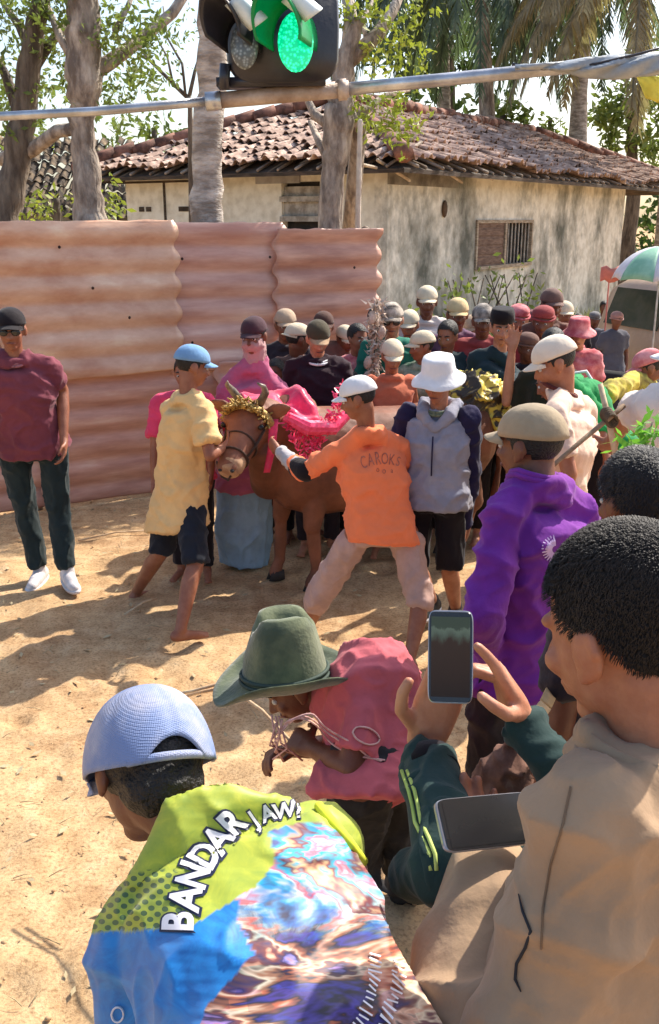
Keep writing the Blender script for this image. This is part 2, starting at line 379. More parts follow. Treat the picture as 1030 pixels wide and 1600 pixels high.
# roof
tilem = M('old clay tile', srgb(188, 158, 140), srgb(108, 88, 78), srgb(226, 202, 184), scale=5, rough=.85, bump=.4, bscale=30, lo=.36, hi=.56, detail=10)
rootr = bpy.data.objects.new('roof', None)
OV = .55
def tiled(mb, org, u, v, poly, wid=.17, row=.25, seed=0, amp=.042):
    """grid of pantiles in plane org + a*u + b*v, clipped by poly [(a,b)..]"""
    nrm = u.cross(v).normalized()
    if nrm.z < 0: nrm = -nrm
    a0 = min(p[0] for p in poly); a1 = max(p[0] for p in poly); b1 = max(p[1] for p in poly)
    def inside(a, b):
        c = False; n = len(poly); j = n - 1
        for i in range(n):
            xi, yi = poly[i]; xj, yj = poly[j]
            if (yi > b) != (yj > b) and a < (xj - xi) * (b - yi) / (yj - yi) + xi: c = not c
            j = i
        return c
    K = 8; na = int((a1 - a0) / wid); nb = int(b1 / row) + 1
    for i in range(na + 1):
        for j in range(nb + 1):
            ac, bc = a0 + (i + .5) * wid, (j + .5) * row
            if not inside(ac, min(bc, b1 - .01)): continue
            r = random.Random(i * 977 + j * 31 + seed)
            if r.random() < .016: continue
            dx = r.uniform(-.022, .022); dz = r.uniform(-.012, .028); tilt = r.uniform(-.16, .16); dj = r.uniform(-.06, .06)
            vs = []
            for e_ in (0, 1):
                for k in range(K + 1):
                    s = k / K; h = amp * (sin(pi * min(1, s / .62)) if s < .62 else -.55 * sin(pi * (s - .62) / .38))
                    a = ac - wid / 2 + s * wid * 1.04 + dx + tilt * (e_ - .5) * row
                    b = bc - row / 2 + e_ * row * 1.15 + dj
                    sag = -.16 * noise.noise((a * .5 + seed, b * .6, 1)) - .05 * noise.noise((a * 1.6, b * 1.4, 4 + seed))
                    p = org + u * a + v * b + nrm * (h + dz + (.045 if e_ == 0 else .005) + sag)
                    vs.append(p)
            top = vs; bot = [q - nrm * .012 for q in vs]; fs = []; n = K + 1
            for k in range(K): fs.append((k, k + 1, n + k + 1, n + k)); fs.append((2 * n + k, 2 * n + n + k, 2 * n + n + k + 1, 2 * n + k + 1)); fs.append((k, 2 * n + k, 2 * n + k + 1, k + 1))
            mb.add(top + bot, fs)
wid = WLe; half = wid / 2 + OV; rise = half * .38
EZ = EH - .1
c00 = hp(-OV, -OV, EZ); Lr = WR + 2 * OV; Lw = wid + 2 * OV
vR = (HL * half + V((0, 0, rise))); sl_ = vR.length; vRn = vR / sl_
mbr = MB()
tiled(mbr, c00, HR, vRn, [(0, 0), (Lr, 0), (Lr - half, sl_), (half, sl_)], seed=1)
vLn = (HR * half + V((0, 0, rise))) / sl_
tiled(mbr, c00, HL, vLn, [(0, 0), (Lw, 0), (Lw / 2 + .01, sl_), (Lw / 2 - .01, sl_)], seed=2)
rf = mbr.build('roof', tilem, house, False)
# under boarding, far slopes
mb = MB(); dz = V((0, 0, -.10)); A = c00; B = hp(WR + OV, -OV, EZ); D = hp(-OV, wid + OV, EZ); E = hp(WR + OV, wid + OV, EZ)
R1 = hp(-OV + half, -OV + half, EZ + rise); R2 = hp(WR + OV - half, -OV + half, EZ + rise)
P_ = [p + dz for p in (A, B, R2, R1, D, E)]; mb.add(P_ + [p - V((0, 0, .05)) for p in P_], [(0, 1, 2, 3), (0, 3, 4), (4, 3, 2, 5), (1, 5, 2), (6, 9, 8, 7), (6, 10, 9), (10, 11, 8, 9), (7, 8, 11), (0, 6, 7, 1), (0, 4, 10, 6)])
mb.build('roof_boards', timb, house, False)
def ridge(a, b, name='ridge'):
    mb = MB(); d = (b - a); n = int(d.length / .32); dn = d.normalized(); sx = dn.cross(V((0, 0, 1))).normalized(); uz = sx.cross(dn).normalized()
    for i in range(n):
        j = V((0, 0, random.uniform(-.02, .02))) + sx * random.uniform(-.02, .02); p = a + dn * i * .32 + j; q = p + dn * .36 + uz * .03
        mb.rings([(p + uz * .0, sx * .12, uz * .11), (q, sx * .105, uz * .095)], 10)
    mb.build(name, M('ridge tile', srgb(150, 104, 86), srgb(84, 58, 48), scale=5, bump=.4), rf)
up = V((0, 0, .05)); ridge(A + up, R1 + up, 'hip_ridge'); ridge(R1 + up, R2 + up); ridge(B + up, R2 + up, 'hip_ridge'); ridge(D + up, R1 + up, 'hip_ridge')
mb = MB()
for i in range(40):
    a = hp(i * .33 - .3, -OV - .02 + random.uniform(-.03, .05), EZ - .07); mb.limb(a, a + vRn * .9, .022, .022, 6)
for i in range(16):
    a = hp(-OV - .02 + random.uniform(-.03, .05), i * .33 - .3, EZ - .07); mb.limb(a, a + vLn * .9, .022, .022, 6)
mb.build('rafter', M('grey rafters', (.38, .31, .24), (.2, .15, .11)), rf)
for (a, b) in (((590, 250), (640, 282)), ((655, 240), (722, 285)), ((560, 256), (588, 262)), ((700, 262), (770, 280))):
    mb = MB(); mb.limb(W(a[0], a[1], 12.35 + (a[0] - 590) * .012), W(b[0], b[1], 12.35 + (b[0] - 590) * .012), .022, .02, 6); mb.build('loose_batten', M('pale batten', (.6, .5, .38), (.4, .3, .2)), rf)  # loose battens, paler wood than the rafters
# small tiled shed at far left
shed = empty('shed', W(100, 345, 17), 'low shed roof of sagging clay tiles behind the fence at far left', 'shed')
mb = MB(); so_ = V((-9.2, 18.2, 2.2)); tiled(mb, so_, V((1, .12, 0)).normalized(), V((0, .8, .62)).normalized(), [(0, 0), (5.6, 0), (5.2, 2.2), (0, 2.2)], seed=5); mb.build('roof', M('mossy tile', srgb(120, 100, 76), srgb(54, 44, 36), srgb(180, 160, 120), scale=4, bump=.4), shed, False)
mb = MB(); mb.box(so_ + V((2.8, .7, -1.1)), V((2.6, .3, 0)), V((0, .2, 0)), V((0, 0, 1.15))); mb.build('wall', walld, shed, False)
# ------------------------------------------------------------ vegetation
def leafmat(name, c1, c2, c3):
    m = M(name, c1, c2, c3, scale=3.5, rough=.55, bump=0, spec=.3, lo=.35, hi=.55)
    b = m.node_tree.nodes['Principled BSDF']
    n = m.node_tree.nodes; l = m.node_tree.links
    if 'tr' not in n:
        t = n.new('ShaderNodeBsdfTranslucent'); t.name = 'tr'; t.inputs[0].default_value = (c1[0] * 1.5, c1[1] * 1.6, c1[2], 1)
        x = n.new('ShaderNodeMixShader'); x.inputs[0].default_value = .3; l.new(b.outputs[0], x.inputs[1]); l.new(t.outputs[0], x.inputs[2]); l.new(x.outputs[0], n['Material Output'].inputs[0])
    return m
LG = leafmat('dark green leaf', (.07, .12, .035), (.03, .06, .02), (.14, .18, .06))
LY = leafmat('yellow green leaf', (.26, .30, .05), (.12, .17, .03), (.42, .42, .10))
LM = leafmat('mid green leaf', (.17, .22, .06), (.08, .12, .035), (.30, .33, .12))
LB = leafmat('blue green palm leaf', (.09, .13, .085), (.04, .065, .045), (.18, .22, .14))
LD = leafmat('dry palm leaf', (.22, .19, .12), (.10, .09, .06), (.36, .32, .2))
LV = leafmat('vivid green leaf', (.18, .42, .06), (.05, .16, .03), (.35, .6, .12))
BK = M('grey brown bark', (.46, .39, .32), (.16, .125, .10), (.6, .53, .44), scale=7, stretch=(1.5, 1.5, .5), bump=.9, bscale=18, detail=10)
BKD = M('dark bark', (.20, .16, .12), (.08, .06, .045), scale=7, stretch=(1.5, 1.5, .4), bump=.9, bscale=18)
BKP = M('pale ringed bark', (.54, .48, .42), (.24, .20, .165), (.64, .6, .53), scale=5, stretch=(1, 1, 3), bump=.7, bscale=14)
def leaves(name, clumps, size, per, mat, parent, long=2.0, droop=.3, seed=1):
    """clumps: (centre, radius xyz); real leaf-sized folded quads through each clump's volume"""
    r = np.random.RandomState(seed); vs = []; fs = []
    for (c, rad) in clumps:
        n = max(4, int(per * rad[0] * rad[2] / .09)) 
        d = r.normal(size=(n, 3)); d /= np.linalg.norm(d, axis=1)[:, None]; q = r.uniform(.25, 1, n) ** .55
        q *= 1 + .25 * np.sin(d[:, 0] * 5 + c[0]) * np.cos(d[:, 2] * 6 + c[2])
        p = np.array(c) + d * q[:, None] * np.array(rad)
        a = r.normal(size=(n, 3)); a[:, 2] -= droop; a /= np.linalg.norm(a, axis=1)[:, None]
        b = np.cross(a, r.normal(size=(n, 3))); b /= np.linalg.norm(b, axis=1)[:, None]
        s = size * r.uniform(.55, 1.3, n)[:, None]
        A = p; B = p + a * s * long * .5 + b * s * .42; Cc = p + a * s * long; D = p + a * s * long * .5 - b * s * .42
        k = len(vs)
        for i in range(n):
            vs += [A[i], B[i], Cc[i], D[i]]; fs.append((k, k + 1, k + 2, k + 3)); k += 4
    org = parent_world(parent); me = bpy.data.meshes.new(name); me.from_pydata([tuple(np.array(v) - np.array(org)) for v in vs], [], fs)
    return new_obj(name, me, parent, mat)
def crown_px(spec, Y, dY=.8, seed=1, n=10):
    """spec: list of (px,py,rpx) blobs -> a few clumps each"""
    r = random.Random(seed); out = []
    for (px, py, rp) in spec:
        c = W(px, py, Y); R = rp * Y / F / .98
        for i in range(n):
            d = V((r.gauss(0, .5), r.gauss(0, .5) * dY, r.gauss(0, .45))) * R; k = r.uniform(.22, .5) * R
            out.append((tuple(c + d), (k, k, k * .8)))
    return out
def path(pts, Y, dys=None): return [W(p[0], p[1], Y + (dys[i] if dys else 0)) for i, p in enumerate(pts)]
def ground_pt(px, Y): p = W(px, 342, Y); return V((p.x, p.y, 0))
def tree(name, label, Y, trunk, rad, bark, branches=(), blobs=(), mat=None, size=.09, per=30, seed=1, cat='tree', group=None, long=2.0, droop=.3, n=10):
    base = W(trunk[-1][0], trunk[-1][1], Y); base.z = 0
    root = empty(name, base, label, cat, group)
    pts = [W(px, py, Y) for px, py in trunk] + [base + V((0, 0, -.1))]
    rr = [r * Y / F for r in rad] ; rr.append(rr[-1] * 1.25)
    mb = MB(); dense = []; dr = []
    for i in range(len(pts) - 1):
        k = 5
        for j in range(k):
            t = j / k; p = pts[i].lerp(pts[i + 1], t); q = .12 * rr[i]; dense.append(p + V((random.uniform(-q, q), random.uniform(-q, q), 0))); dr.append((rr[i] * (1 - t) + rr[i + 1] * t) * random.uniform(.93, 1.07))
    dense.append(pts[-1]); dr.append(rr[-1]); mb.tube(dense, dr, 14); mb.build('trunk', bark, root)
    for (bp, br) in branches:
        mb = MB(); dys = [0, .1, .3, .5, .6, .7][:len(bp)]; q = path(bp, Y, dys); mb.tube(q, [x * Y / F for x in br], 8); mb.build('branch', bark, root)
    if blobs: leaves('crown', crown_px(blobs, Y, seed=seed, n=n), size, per, mat, root, long, droop, seed)
    return root
tree('tree', 'dark leaning tree at far left with a broken pale limb below its leaves', 8.9, [(78, -60), (52, 60), (38, 170), (25, 260), (5, 345)], [9, 15, 18, 20, 24], BKD,
     [([(38, 130), (70, 80), (100, 40), (130, -10)], [9, 8, 6, 4]), ([(30, 180), (10, 120), (-15, 70)], [9, 7, 5]), ([(52, 90), (30, 40), (5, 5)], [8, 6, 4])],
     [(20, 30, 60), (75, 60, 45), (-10, 90, 55), (110, 20, 50), (60, 5, 60), (45, 150, 28), (10, 200, 30), (60, 190, 22)], LM, .036, 120, 3, n=18)
tree('tree', 'straight grey trunked tree left of centre forking into a thick slanting limb above the fence', 8.6, [(128, -80), (130, 40), (133, 120), (128, 200), (135, 280), (142, 360)], [20, 23, 26, 17, 20, 26], BK,
     [([(138, 118), (170, 98), (215, 66), (270, 20), (310, -40)], [12, 11, 9, 8, 6]), ([(120, 100), (95, 60), (70, 0)], [8, 6, 4]), ([(128, 200), (90, 205), (50, 235), (5, 250)], [9, 10, 11, 12]), ([(180, 50), (200, 10), (215, -30)], [5, 4, 3])],
     [(170, 30, 50), (215, 100, 36), (190, 150, 34), (200, 20, 40), (100, 20, 36), (250, 40, 30), (175, 90, 26), (245, 115, 22), (160, 60, 40), (225, 60, 40), (100, 130, 26)], LM, .034, 120, 4, n=16)
tree('tree', 'pale smooth round trunk standing just behind the fence left of the signal lamp', 8.4, [(330, -60), (332, 60), (330, 150), (325, 250), (323, 352)], [19, 21, 22, 23, 24], BKP)
# gnarled multi-stemmed tree in the middle
root = tree('tree', 'gnarled multi stemmed tree with yellow green leaves at the end of the fence', 8.9, [(560, 30), (540, 90), (532, 150), (530, 200), (520, 260), (514, 360)], [9, 14, 20, 22, 18, 17], BK,
     [([(535, 110), (500, 60), (480, 10), (470, -40)], [10, 8, 6, 4]), ([(545, 95), (590, 55), (615, 15), (640, -40)], [12, 10, 8, 5]), ([(545, 85), (548, 30), (540, -30)], [12, 10, 8]),
      ([(536, 170), (562, 200), (556, 260), (548, 360)], [12, 11, 12, 14]), ([(522, 200), (492, 180), (478, 150), (465, 110)], [8, 7, 5, 4]), ([(540, 200), (575, 170), (600, 150), (640, 140)], [8, 6, 4, 3]),
      ([(515, 250), (500, 225), (485, 190)], [8, 6, 4]), ([(556, 80), (572, 60), (566, 30), (590, -10)], [5, 4, 3, 3])],
     [(600, 40, 36), (570, 20, 26), (640, 60, 30), (620, 170, 30), (585, 160, 28), (520, 20, 30), (655, 20, 34), (600, 200, 26), (640, 200, 20), (575, 90, 16), (650, 110, 30), (610, 90, 26), (560, 175, 24), (620, 210, 24)], LY, .034, 130, 5, n=16)
mb = MB(); mb.limb(W(563, 190, 8.7), W(559, 356, 8.7), .022, .025, 8); st_ = mb.build('pole', M('pale peeled stick', (.62, .55, .46), (.4, .34, .28)), None); tag(st_, 'thin pale peeled stick standing upright against the gnarled tree', 'stick')
def palm(label, Y, trunk, rad, head, fr, seed, mat, group='coconut palms behind the house', leafl=.55):
    r = random.Random(seed); base = W(trunk[-1][0], trunk[-1][1], Y); base.z = 0
    root = empty('palm_tree', base, label, 'palm tree', group)
    mb = MB(); pts = [W(a, b, Y) for a, b in trunk] + [base]; rr = [x * Y / F for x in rad]; rr.append(rr[-1])
    mb.tube(pts, rr, 12); mb.build('trunk', BKP if seed % 2 else BK, root)
    hc = W(head[0], head[1], Y)
    for i in range(fr):
        a = 2 * pi * i / fr + r.uniform(-.2, .2); L = r.uniform(3.2, 4.4); el = r.uniform(-.5, .9); d = V((cos(a), sin(a), 0)); pts = []
        v = d * cos(el) + V((0, 0, sin(el))); p = hc.copy()
        for k in range(13):
            pts.append(p.copy()); p += v * L / 12; v = (v + V((0, 0, -.19))).normalized()
        vs = []; fs = []
        for k in range(1, 52):
            t = k / 52 * 12; i0 = min(11, int(t)); q = pts[i0].lerp(pts[i0 + 1], t - i0); tg = (pts[i0 + 1] - pts[i0]).normalized()
            side = tg.cross(V((0, 0, 1))).normalized(); ll = leafl * (.55 + sin(pi * min(1, k / 50)) * .6)
            for sg in (-1, 1):
                dv = (side * sg * r.uniform(.45, .8) + tg * .35 + V((0, 0, -r.uniform(.6, 1.3)))).normalized() * ll * r.uniform(.8, 1.15); wv = tg * .035
                n = len(vs); mid = q + dv * .5 + V((0, 0, .05)); vs += [q - wv, q + wv, mid + wv, mid - wv, q + dv]; fs += [(n, n + 1, n + 2, n + 3), (n + 3, n + 2, n + 4)]
        mb = MB(); mb.add(vs, fs); mb.tube(pts, [.03 * (1 - k / 14) + .008 for k in range(13)], 5); mb.build('frond', mat, root)
palm('tall coconut palm with a leaning grey trunk right of the house ridge', 25, [(918, -70), (912, 60), (906, 140), (902, 235)], [9, 11, 11, 14], (918, -80), 26, 1, LB)
palm('coconut palm with hanging fronds left of the tall palm, trunk hidden by its fronds', 23, [(745, -95), (752, 0), (758, 100), (762, 200)], [8, 9, 10, 12], (745, -110), 26, 2, LB)
palm('dry fronded coconut palm at the upper right edge', 20, [(1060, -60), (1055, 100), (1050, 230)], [10, 11, 12], (1000, -70), 24, 3, LD)
palm('shaded coconut palm between the gnarled tree and the hanging palm', 26, [(690, -60), (692, 60), (694, 190)], [8, 9, 10], (690, -70), 22, 5, LB)
tree('tree', 'round dark green bush tree above the house ridge', 24, [(785, 180), (790, 230)], [5, 6], BKD, (), [(785, 178, 36), (760, 172, 24), (812, 190, 20)], LM, .12, 30, 8, group='trees beyond the house roof')
tree('tree', 'small thin tree between the two palm trunks', 26, [(860, 185), (858, 240)], [3, 4], BKD, (), [(860, 190, 16), (848, 205, 12), (868, 205, 12)], LM, .10, 24, 9, group='trees beyond the house roof')
tree('tree', 'broad pale green leafy tree beyond the right end of the roof', 28, [(985, 160), (990, 300)], [6, 10], BKD, (), [(985, 160, 60), (950, 210, 40), (1030, 200, 60), (1020, 120, 50), (990, 240, 50), (1060, 250, 60)], LM, .13, 30, 10, group='trees beyond the house roof')
tree('tree', 'dense tall green tree filling the gap behind the palms', 34, [(700, 60), (700, 250)], [8, 14], BKD, (), [(660, 40, 80), (720, 90, 70), (790, 20, 90), (640, 120, 50), (700, 150, 40), (860, 20, 60)], LG, .17, 24, 11, group='trees beyond the house roof')
tree('tree', 'yellowish bush tree poking over the fence in front of the shed roof', 11, [(88, 310), (90, 350)], [5, 6], BKD, (), [(85, 320, 44), (50, 325, 34), (120, 318, 26), (175, 300, 24), (180, 330, 26)], LY, .05, 60, 12)
tree('tree', 'small green tree beyond the left end of the house roof', 20, [(240, 200), (244, 260)], [4, 5], BKD, ([(242, 215), (265, 175), (230, 120), (180, 60)], [4, 3, 2, 1.5]) and (), [(238, 200, 36), (215, 212, 26), (262, 208, 24)], LM, .09, 30, 13)
tree('tree', 'slender bare twigged tree between the two left trunks', 10.5, [(296, 150), (298, 200), (300, 345)], [3.5, 4, 5], BKD,
     [([(296, 155), (270, 130), (235, 95), (205, 60)], [3.5, 3, 2.5, 1.5]), ([(296, 150), (305, 110), (318, 70), (325, 20)], [3, 2.5, 2, 1.5]), ([(270, 130), (262, 90), (240, 50)], [2, 1.6, 1]), ([(290, 148), (285, 100), (262, 60), (255, 10)], [2, 2, 1.5, 1])],
     [(280, 90, 22), (255, 65, 24), (300, 40, 24), (230, 60, 20)], LM, .026, 40, 14)
tree('tree', 'dense shade tree behind the shed at far left', 22, [(40, 150), (45, 260)], [8, 12], BKD, (), [(20, 140, 60), (60, 220, 36), (190, 130, 50), (10, 240, 40), (120, 170, 30), (170, 210, 30)], LM, .10, 26, 15)
tree('tree', 'wide hedge tree closing the yard behind the parked truck', 30, [(1080, 260), (1080, 340)], [8, 12], BKD, (), [(1060, 330, 60), (1130, 280, 90), (1010, 345, 30), (1000, 400, 40), (1090, 400, 60)], LG, .15, 26, 16)
# weeds along the house wall
vs = []; fs = []; r = random.Random(3)
mbw = MB()
for i in range(1500):
    t = r.uniform(.2, 9.5); off = r.uniform(.1, 1.0) + (0 if r.random() < .7 else .8); p = hp(t, -off, 0); h = r.uniform(.2, .75) * (1.25 if t < 5 else .8); 
    lean = V((r.uniform(-.35, .35), r.uniform(-.3, .3), 0)) * h; q = V((r.uniform(-1, 1), r.uniform(-1, 1), 0)).normalized() * .018
    mbw.add([p - q, p + q, p + lean * .5 + V((0, 0, h * .6)) + q * .8, p + lean * .5 + V((0, 0, h * .6)) - q * .8, p + lean * 1.4 + V((0, 0, h))], [(0, 1, 2, 3), (3, 2, 4)])
tag(mbw.build('tall_grass', leafmat('dry weeds', (.22, .22, .10), (.10, .11, .05), (.38, .34, .2)), None, False), 'tall dry weeds growing along the foot of the house wall', 'grass', kind='stuff')
cl = []
for i in range(26):
    t = r.uniform(.0, 3.6); p = hp(t, -r.uniform(.3, 1.0), r.uniform(.2, 1.5)); cl.append((tuple(p), (.3, .3, .28)))
bs = empty('shrub', hp(1.8, -.6, 0), 'scrubby green climbing shrub against the near stained house wall', 'shrub'); leaves('foliage', cl, .06, 22, LM, bs, seed=21)
mb = MB()
for i in range(14): p = hp(r.uniform(.2, 3.4), -.6, 0); mb.tube([p, p + V((r.uniform(-.2, .2), 0, .7)), p + V((r.uniform(-.3, .3), 0, 1.4))], [.02, .014, .008], 6)
mb.build('stem', BKD, bs)
# ------------------------------------------------------------ pipe, bracket and signal lamp over the start line
gal = M('galvanised pipe', (.55, .57, .60), (.36, .37, .39), (.7, .72, .74), scale=10, rough=.38, metal=.75, bump=.15, spec=.5)
rust = M('rusted pipe', (.50, .42, .36), (.30, .22, .17), (.62, .56, .5), scale=9, rough=.6, metal=.3, bump=.3)
PY = 3.1
def pz(px, py, dy=0): return W(px, py, PY + dy)
pipe = empty('overhead_pipe', pz(540, 138), 'long grey metal pipe crossing above the crowd, coupled in the middle', 'pipe')
mb = MB(); mb.tube([pz(-60, 185), pz(150, 174), pz(340, 157)], [.0125, .013, .0135], 14); mb.build('thin_tube', gal, pipe)
mb = MB(); mb.tube([pz(330, 158), pz(440, 148), pz(545, 139)], [.023, .024, .024], 16); mb.build('middle_tube', rust, pipe)
mb = MB(); mb.tube([pz(536, 140), pz(700, 124), pz(860, 108), pz(1100, 84)], [.0185, .0185, .0185, .0185], 14); mb.build('right_tube', gal, pipe)
mb = MB(); mb.tube([pz(528, 141), pz(542, 139.5)], [.030, .030], 16); mb.build('coupling', rust, pipe)
mb = MB(); mb.tube([pz(322, 159), pz(346, 157)], [.027, .027], 16); mb.build('sleeve', gal, pipe)
sigm = M('black signal housing', (.025, .025, .035), (.015, .015, .02), scale=8, rough=.35, bump=.1, spec=.5)
def lensmat(name, col, em):
    m = bpy.data.materials.new(name); m.use_nodes = True; n = m.node_tree.nodes; l = m.node_tree.links; b = n['Principled BSDF']; b.inputs['Roughness'].default_value = .2
    vo = n.new('ShaderNodeTexVoronoi'); vo.inputs['Scale'].default_value = 110; tc = n.new('ShaderNodeTexCoord'); l.new(tc.outputs['Object'], vo.inputs[0])
    r = n.new('ShaderNodeValToRGB'); e = r.color_ramp.elements; e[0].color = (*[min(1, x * 1.5 + .02) for x in col], 1); e[1].position = .55; e[1].color = (*[x * .45 for x in col], 1); l.new(vo.outputs['Distance'], r.inputs[0])
    l.new(r.outputs[0], b.inputs['Base Color']); bp = n.new('ShaderNodeBump'); bp.inputs['Strength'].default_value = .5; l.new(vo.outputs[0], bp.inputs['Height']); l.new(bp.outputs[0], b.inputs['Normal'])
    if em: l.new(r.outputs[0], b.inputs['Emission Color']); b.inputs['Emission Strength'].default_value = em
    return m
SY = 3.0
sig = empty('signal_lamp', W(430, 120, SY), 'black two lens start signal with its green lamp lit, on top of the pipe', 'signal lamp')
ur = V((1, 0, 0)); uu = V((0, .1, 1)).normalized(); uf = V((.10, -1, -.18)).normalized(); k = SY / F
mb = MB(); c = W(440, 48, SY + .12)
prof = [(-.185, -.16), (.175, -.15), (.185, .06), (.17, .22), (-.15, .22), (-.185, .10)]
mb.rings([(c + uf * z, ur * .165 * s, uu * .145 * s) for z, s in ((-.10, .8), (-.08, .96), (.05, 1), (.07, .95))], 24, 4.5); mb.build('housing', sigm, sig)
mb = MB(); mb.box(W(425, 130, SY + .1), V((.16, 0, .002)), V((0, .05, 0)), V((0, 0, .012))); mb.build('base_plate', sigm, sig)
mb = MB(); mb.tube([W(352, 100, SY + .05), W(350, 140, SY + .05)], [.016, .016], 10); mb.build('bracket', sigm, sig)
def lens(px, py, hx, hy, mat, vis, inside, name):
    c = W(px, py, SY - .0); mb = MB(); mb.ell(c, (ur * hx, uu * hy, uf * .02), 24, 8); ln = mb.build('lens', mat, sig)
    # visor: open tunnel around the lens, leaning up and left the way the lamp is turned
    d = (uf * .9 + ur * vis[0] + uu * vis[1]).normalized(); g = []
    for j in range(9):
        row = []
        for i in range(25):
            a = -.28 + (pi + .56) * i / 24; L = vis[2] * j / 8 * (.72 + .28 * sin(max(0, a)))
            row.append(c + ur * cos(a) * hx * 1.22 + uu * sin(a) * hy * 1.15 + d * L - uf * .03)
        g.append(row)
    mb = MB(); mb.sheet(g, .005); mb.build('visor', inside, sig)
lens(462, 66, .052, .082, lensmat('lit green lens', (.0, .62, .26), 1.25), (-.45, .28, .17), M('green lit visor', (.0, .35, .10), (.0, .22, .06), rough=.3, bump=0), 'g')  # the lamp's green glow is put into the colour of this visor
lens(382, 72, .040, .064, lensmat('dark glass lens', (.22, .27, .29), 0), (-.55, .42, .17), sigm, 'd')
wh = M('white plastic shield', (.72, .80, .80), (.6, .7, .7), rough=.35, bump=0)
for a, b in (((352, 8), (392, 48)), ((440, 2), (478, 34))):
    g = [[W(a[0] + (b[0] - a[0]) * i / 6 + 26 * j / 4, a[1] + (b[1] - a[1]) * i / 6 - 20 * j / 4, SY - .06 - .02 * sin(pi * j / 4)) for j in range(5)] for i in range(7)]
    mb = MB(); mb.sheet(g, .006); mb.build('shield', wh, sig)
# draped tarpaulin roll at right on the pipe
tp = M('grey blue tarpaulin', (.40, .44, .47), (.24, .27, .3), scale=5, rough=.5, bump=.4, bscale=12)
g = []
for i in range(30):
    t = i / 29; px = 805 + 260 * t; top = 107 - 27 * t; h = 2 + 36 * sin(min(1, t * 1.3) * pi / 2) ** 1.5
    g.append([W(px, top - 3 + h * j / 10 + 2.5 * sin(t * 9 + j), PY - .05 - .03 * sin(pi * j / 10) - .012 * sin(t * 30 + j)) for j in range(11)])
mb = MB(); mb.sheet(g, .006); tag(mb.build('tarpaulin', tp), 'grey blue tarpaulin rolled along the pipe at upper right', 'tarpaulin')
mb = MB(); mb.tube([W(800, 100, PY - .04), W(850, 108, PY - .05), W(930, 100, PY - .07), W(1000, 84, PY - .07), W(1060, 66, PY - .06)], .004, 6); tag(mb.build('rope', sigm), 'thin black cord tied along the rolled tarpaulin', 'rope')
g = [[W(990 + 16 * i + j * 4, 108 + 4 * i + 9 * j + 3 * sin(i), PY + .1 + .02 * sin(i * 2 + j)) for j in range(6)] for i in range(7)]
mb = MB(); mb.sheet(g, .006); tag(mb.build('cloth', M('yellow cloth', (.75, .72, .12), (.55, .5, .08))), 'bright yellow cloth hanging below the tarpaulin at the right edge', 'cloth')
# ------------------------------------------------------------ people
def yawv(a): a = radians(a); return V((sin(a), cos(a), 0))
def hand(mb, wr, d, pn, ts, s=1, curl=(.35, .35, .4, .45), spread=.0, thumb=.5, point=False):
    """wr wrist, d direction to the knuckles, pn palm normal (fingers curl towards it), ts side of the thumb"""
    d = d.normalized(); pn = (pn - d * pn.dot(d)).normalized(); sd_ = pn.cross(d).normalized()
    if sd_.dot(ts) < 0: sd_ = -sd_
    kn = wr + d * .088 * s
    mb.rings([(wr - d * .01 * s, sd_ * .028 * s, pn * .022 * s), (wr + d * .03 * s, sd_ * .036 * s, pn * .022 * s), (wr + d * .065 * s, sd_ * .041 * s, pn * .015 * s), (kn, sd_ * .040 * s, pn * .011 * s)], 14, 2.6)
    for i, (L, r) in enumerate(((.070, .0096), (.078, .0098), (.072, .0094), (.056, .0084))):
        base = kn + sd_ * (.030 - .020 * i) * s - d * (.004 * (i == 3) + .002 * (i == 0)) * s; c = curl[i]; a = 0; v = d; p = base - d * .012 * s
        v0 = (d + sd_ * (spread * (1.5 - i))).normalized()
        for k, fr in enumerate((.46, .30, .24)):
            a += c * (1, 1.25, .8)[k] * 1.0; v = v0 * cos(a) + pn * sin(a); q = p + v * (L * fr * s + (.012 * s if k == 0 else 0))
            mb.limb(p, q, r * s * (1.05 - .1 * k), r * s * (.98 - .1 * k), 8, k=2); p = q
    tb = wr + d * .025 * s + sd_ * .026 * s; t1 = tb + (d * .55 + sd_ * .75 + pn * thumb).normalized() * .042 * s; t2 = t1 + (d * .85 + sd_ * .25 + pn * thumb).normalized() * .032 * s; t3 = t2 + (d * .95 + pn * thumb - sd_ * .1).normalized() * .022 * s
    mb.limb(tb, t1, .014 * s, .0115 * s, 8, k=2); mb.limb(t1, t2, .0112 * s, .0102 * s, 8, k=2); mb.limb(t2, t3, .0102 * s, .0088 * s, 8, k=2)
def headframe(hy, hp_, roll=0):
    f = yawv(hy); r = V((f.y, -f.x, 0)); p = radians(hp_); u = V((0, 0, 1)); f2 = f * cos(p) - u * sin(p); u2 = u * cos(p) + f * sin(p)
    q = radians(roll); r2 = r * cos(q) + u2 * sin(q); u3 = u2 * cos(q) - r * sin(q); return r2, f2, u3
